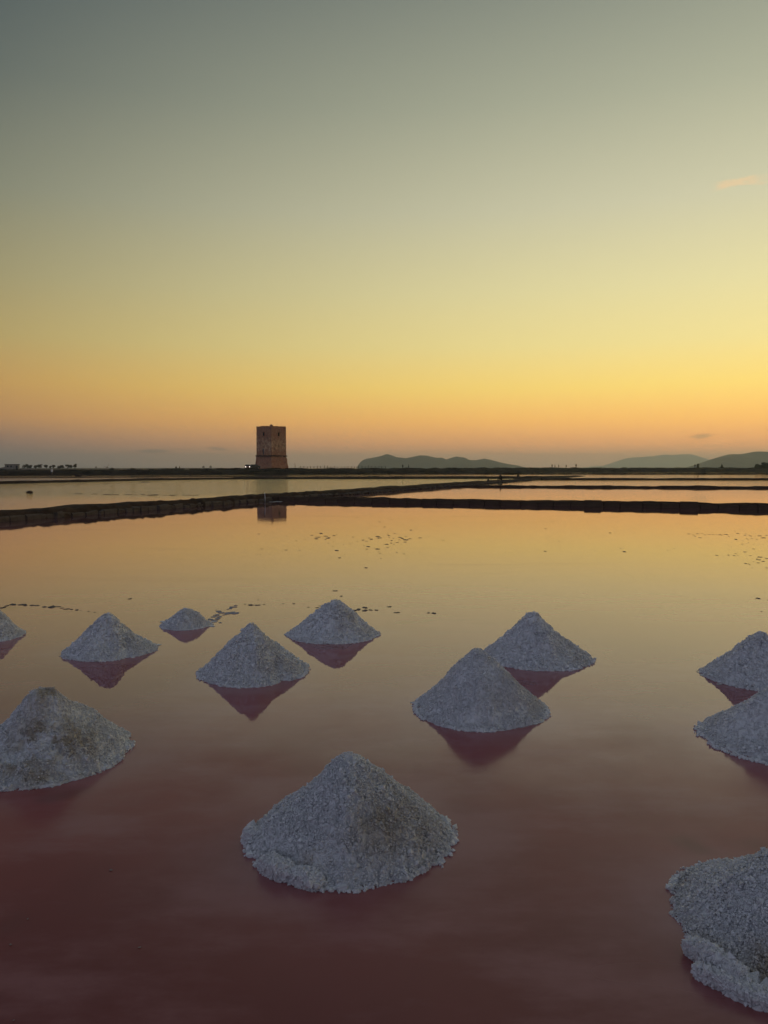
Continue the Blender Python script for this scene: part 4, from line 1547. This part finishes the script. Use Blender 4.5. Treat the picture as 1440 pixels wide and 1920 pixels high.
# cracks where the foot has slumped
for P, segs in ((PILES[0], [((538, 1606), (560, 1622)), ((560, 1622), (585, 1640)), ((585, 1640), (612, 1664))]),
                (PILES[2], [((1300, 1754), (1322, 1764)), ((1322, 1764), (1366, 1782)), ((1366, 1782), (1402, 1832)), ((1402, 1832), (1430, 1852)), ((1326, 1796), (1348, 1834))])):
    P['cracks'] = []
    for (a, b) in segs:
        g0, g1 = gnd(a[0], a[1], 0.06) - P['c'], gnd(b[0], b[1], 0.06) - P['c']
        P['cracks'].append((g0.x, g0.y, g1.x, g1.y, 0.045, 0.020))


def dirt_of(P, X, Y_, z, rr):
    R, k = P['r'], P['k']
    q = np.c_[X, Y_, z] / R
    nz = fbm(q * 3.2 + P['seed'] * 3, 4, P['seed'] + 60)
    fine = fbm(q * 14, 3, P['seed'] + 61)
    d = 0.06 * np.clip(nz, 0, 1)
    u, v = X / R, Y_ / R
    if k == 'centre':
        g = np.exp(-(((u - 0.55) / 0.34) ** 2 + ((v + 0.25) / 0.5) ** 2)) * 0.42 + np.exp(-(((u - 0.25) / 0.26) ** 2 + ((v + 0.50) / 0.30) ** 2)) * 0.42
        g = g + np.exp(-(((u + 0.38) / 0.10) ** 2 + ((v + 0.80) / 0.09) ** 2)) * 0.7
        d = d + np.clip(g * (0.75 + 0.7 * nz + 0.35 * fine), 0, 1)
    elif k == 'dirty':
        g = np.exp(-(((u - 0.42) / 0.36) ** 2 + ((v + 0.40) / 0.5) ** 2)) * 0.7 + np.exp(-(((u - 0.10) / 0.10) ** 2 + ((v + 0.02) / 0.12) ** 2)) * 0.9
        g = g + np.exp(-(((u - 0.12) / 0.26) ** 2 + ((v + 0.62) / 0.22) ** 2)) * 0.8
        d = d + np.clip(g * (0.7 + 0.9 * nz + 0.6 * fine), 0, 1)
    elif k == 'corner':
        g = np.exp(-(((u + 0.60) / 0.12) ** 2 + ((v + 0.62) / 0.3) ** 2)) * 0.5 + np.exp(-((rr - 0.97) / 0.08) ** 2) * 0.25
        d = d + np.clip(g * (0.6 + 0.9 * nz), 0, 1)
    else:
        g = np.exp(-(((u - 0.45) / 0.4) ** 2 + ((v + 0.25) / 0.5) ** 2)) * 0.22
        d = d + np.clip(g * (0.7 + 0.9 * nz), 0, 1)
    return np.clip(d, 0, 0.85)


OCT = np.array([[1, 0, 0], [-1, 0, 0], [0, 1, 0], [0, -1, 0], [0, 0, 1], [0, 0, -1]], float)
OCF = np.array([[0, 2, 4], [2, 1, 4], [1, 3, 4], [3, 0, 4], [2, 0, 5], [1, 2, 5], [3, 1, 5], [0, 3, 5]])


def crystals(name, C, size, nrm=None):
    n_ = len(C)
    qd = rng.normal(0, 1, (n_, 4))
    qd /= np.linalg.norm(qd, axis=1)[:, None]
    w_, x_, y_, z_ = qd.T
    R_ = np.stack([1 - 2 * (y_ * y_ + z_ * z_), 2 * (x_ * y_ - z_ * w_), 2 * (x_ * z_ + y_ * w_),
                   2 * (x_ * y_ + z_ * w_), 1 - 2 * (x_ * x_ + z_ * z_), 2 * (y_ * z_ - x_ * w_),
                   2 * (x_ * z_ - y_ * w_), 2 * (y_ * z_ + x_ * w_), 1 - 2 * (x_ * x_ + y_ * y_)], 1).reshape(n_, 3, 3)
    s = size * np.exp(np.clip(rng.normal(0, 0.42, n_), -1, 0.8)) * np.where(rng.uniform(0, 1, n_) < 0.05, 2.0, 1.0)
    sh = rng.uniform(0.75, 1.2, (n_, 1, 3))
    L = OCT[None] * sh * s[:, None, None]
    V_ = np.einsum('nij,nkj->nki', R_, L) + C[:, None, :]
    F_ = OCF[None] + (np.arange(n_) * 6)[:, None, None]
    return np_mesh(name, V_.reshape(-1, 3), F_.reshape(-1, 3))


PILE_LABEL = [
    'big centre front salt pile with tan stains and a cracked left foot',
    'big dirty salt pile with brown patches, cut by the left edge',
    'nearest salt pile at the bottom right corner, with a slumped cracked foot',
    'clean white salt pile right of centre, overlapping the one behind it',
    'clean salt pile half hidden behind the one right of centre',
    'salt pile left of centre with a fold down its right side',
    'far salt pile in the middle, the one just right of the smallest pile\'s crust line',
    'salt pile on the left with a small crust tail at its right foot',
    'smallest flattest salt pile with a ragged crust tail',
    'far salt pile cut by the left edge, above the dirty one',
    'upper one of two salt piles cut by the right edge',
    'lower one of the two overlapping salt piles cut by the right edge']


def make_pile(P, label):
    R = P['r']
    near = P['c'].y < 6.5
    na, nr = (620, 215) if near else (270, 95)
    th = np.linspace(0, 2 * math.pi, na, endpoint=False)
    rad = np.linspace(0, 1, nr) ** 0.85 * R * 1.12
    X = (np.cos(th)[:, None] * rad[None, :]).ravel()
    Y_ = (np.sin(th)[:, None] * rad[None, :]).ravel()
    z, rr = pile_height(P, X, Y_)
    V = np.c_[X, Y_, z]
    g = 0.016 if near else 0.017
    clump = fbm(V / 0.045, 3, P['seed'] + 80) * g * 0.55
    clump = clump - np.clip(fbm(V / 0.019, 2, P['seed'] + 81) - 0.10, 0, 0.7) * g * 2.6
    rough = 1 + 0.5 * vnoise(V / 0.2, P['seed'] + 82)
    V[:, 2] += clump * rough
    V[:, 2] = np.maximum(V[:, 2], -0.06)
    me_ = np_mesh('mound', V, grid_faces(na, nr, True), True)
    dirt = dirt_of(P, X, Y_, z, rr)
    set_attr(me_, 'dirt', dirt)
    pit = np.clip(0.62 + clump / g * 0.55, 0, 1)
    set_attr(me_, 'tint', np.full(len(V), 0.8))
    root = empty('salt_pile', P['c'])
    tag(root, label, 'salt pile', 'salt piles in the near pan')
    link('mound', me_, M_SALT, root)
    # loose crystals
    n_ = P['n']
    u = np.sqrt(rng.uniform(0, 1, n_)) * R * 1.08
    t = rng.uniform(0, 2 * math.pi, n_)
    cx, cy = u * np.cos(t), u * np.sin(t)
    zz, r2 = pile_height(P, cx, cy)
    cl = fbm(np.c_[cx, cy, zz] / 0.045, 3, P['seed'] + 80) * g * 0.55
    pit = fbm(np.c_[cx, cy, zz] / 0.019, 2, P['seed'] + 81)
    dn = vnoise(np.c_[cx, cy, zz] / 0.09, P['seed'] + 90)
    keep = (dn * 1.1 + rng.uniform(-0.9, 1.1, n_) - 1.3 * np.clip(pit - 0.1, 0, 1) > -0.55) & (zz > -0.012)
    cx, cy, zz, cl, r2 = cx[keep], cy[keep], zz[keep], cl[keep], r2[keep]
    C = np.c_[cx, cy, zz + cl + 0.004 + np.abs(rng.normal(0, 0.003, len(zz)))]
    size = 0.0040 if near else 0.0062
    cm = crystals('salt_crystals', C, size)
    d2 = dirt_of(P, cx, cy, zz, r2)
    set_attr(cm, 'dirt', np.repeat(np.clip(d2 * rng.uniform(0.5, 1.3, len(d2)), 0, 0.9), 6))
    set_attr(cm, 'tint', np.repeat(rng.uniform(0.2, 1.0, len(d2)), 6))
    co = link('salt_crystals', cm, M_SALT, root)
    co['kind'] = 'stuff'
    # crust fringe round the foot
    nf = 260 if near else 150
    t = rng.uniform(0, 2 * math.pi, nf * 6)
    dens = vnoise(np.c_[np.cos(t) * 3, np.sin(t) * 3, np.full(len(t), P['seed'])], 6)
    t = t[dens > 0.0]
    q = R * (1 + 0.05 * vnoise(np.c_[np.cos(t) * 1.6, np.sin(t) * 1.6, np.full(len(t), P['seed'] * 7.3)], P['seed']) + np.abs(rng.normal(0, 0.03, len(t))))
    C = np.c_[q * np.cos(t), q * np.sin(t), np.full(len(t), 0.004)]
    cm = crystals('crust_fringe', C, 0.008)
    set_attr(cm, 'dirt', np.full(len(C) * 6, 0.05))
    set_attr(cm, 'tint', np.repeat(rng.uniform(0.6, 0.95, len(C)), 6))
    co = link('crust_fringe', cm, M_SALT, root)
    co['kind'] = 'stuff'
    return root


def salt_chunk(root, P, px, py, z, size, rz, seed, tilt=0.0):
    g = gnd(px, py, z) - P['c']
    bm = bmesh.new()
    bmesh.ops.create_icosphere(bm, subdivisions=4, radius=1.0)
    Q = np.array([v.co[:] for v in bm.verts])
    Q = np.sign(Q) * np.abs(Q) ** 0.72
    S = Q * np.array(size)
    S = S * (1 + 0.17 * fbm(Q * 1.5 + seed, 3, seed))[:, None]
    S += Q * (0.006 * fbm(S / 0.014, 2, seed + 1))[:, None]
    for v, q in zip(bm.verts, S):
        v.co = q
    me_ = bm_mesh('salt_chunk', bm, True)
    nrm = S
    set_attr(me_, 'dirt', np.clip(0.10 + 0.25 * fbm(S / 0.06, 3, seed), 0, 0.6))
    set_attr(me_, 'tint', np.full(len(S), 0.85))
    o = link('salt_chunk', me_, M_SALT, root, (g.x, g.y, z))
    o.rotation_euler = (0, tilt, rz)
    ns = 2600
    k = rng.integers(0, len(S), ns)
    cm = crystals('salt_crystals', S[k] + rng.normal(0, 0.003, (ns, 3)), 0.0055)
    set_attr(cm, 'dirt', np.full(ns * 6, 0.08))
    set_attr(cm, 'tint', np.repeat(rng.uniform(0.55, 1.0, ns), 6))
    c2 = link('salt_crystals', cm, M_SALT, o)
    c2['kind'] = 'stuff'


roots = [make_pile(P, L) for P, L in zip(PILES, PILE_LABEL)]
# thin ragged tongues of crust at some of the feet
for idx, spots in ((7, ((290, 1213, 16), (296, 1209, 12), (287, 1217, 12), (281, 1222, 12))),
                   (6, ((538, 1190, 11), (543, 1195, 12), (706, 1192, 13), (700, 1196, 10))),
                   (3, ((775, 1317, 12), (779, 1323, 14), (1020, 1345, 12), (1014, 1352, 18), (1004, 1356, 16))),
                   (10, ((1315, 1257, 9), (1312, 1261, 9), (1317, 1266, 10), (1350, 1283, 12))),
                   (4, ((1108, 1238, 12), (1102, 1243, 12), (898, 1222, 10))),
                   (5, ((574, 1262, 12), (372, 1272, 9), (568, 1268, 12))),
                   (8, ((306, 1166, 14), (392, 1170, 18), (400, 1166, 16), (398, 1174, 14)))):
    for a, b, w_ in spots:
        k = random.randrange(5)
        g = gnd(a, b) - PILES[idx]['c']
        me_ = FL[k].copy()
        set_attr(me_, 'dirt', np.full(len(me_.vertices), 0.03))
        set_attr(me_, 'tint', np.full(len(me_.vertices), 0.8))
        o = link('crust_tongue', me_, M_SALT, roots[idx], (g.x, g.y, 0.003))
        sc_ = w_ / 2 / FPX * (g.y + PILES[idx]['c'].y) / (1.2, 1.7, 2.2, 1.4, 2.8)[k]
        o.scale = (sc_, sc_ * 1.6, sc_ * 0.5)
        o.rotation_euler = (0, 0, random.uniform(-0.4, 0.4))
salt_chunk(roots[0], PILES[0], 472, 1572, 0.02, (0.032, 0.03, 0.05), 0.3, 3)
salt_chunk(roots[0], PILES[0], 578, 1652, 0.018, (0.085, 0.045, 0.045), -0.45, 4, 0.1)
salt_chunk(roots[0], PILES[0], 520, 1628, 0.03, (0.10, 0.05, 0.05), -0.8, 5)
salt_chunk(roots[2], PILES[2], 1312, 1788, 0.02, (0.060, 0.035, 0.045), -1.0, 6)
salt_chunk(roots[2], PILES[2], 1352, 1812, 0.04, (0.095, 0.035, 0.05), -0.95, 7, 0.12)
salt_chunk(roots[2], PILES[2], 1345, 1840, 0.015, (0.085, 0.03, 0.04), -0.85, 9)
salt_chunk(roots[2], PILES[2], 1408, 1866, 0.015, (0.080, 0.04, 0.035), -0.7, 8)

# pale specks in the shallow brine at the bottom left
for (a, b, w_) in ((208, 1632, 6), (262, 1777, 6), (20, 1772, 5), (52, 1724, 4), (26, 1914, 4)):
    flake(a, b, w_, 'tiny pale salt speck on the dark water at the bottom left', 'pale specks at the bottom left', M_SPECK, 0.2)
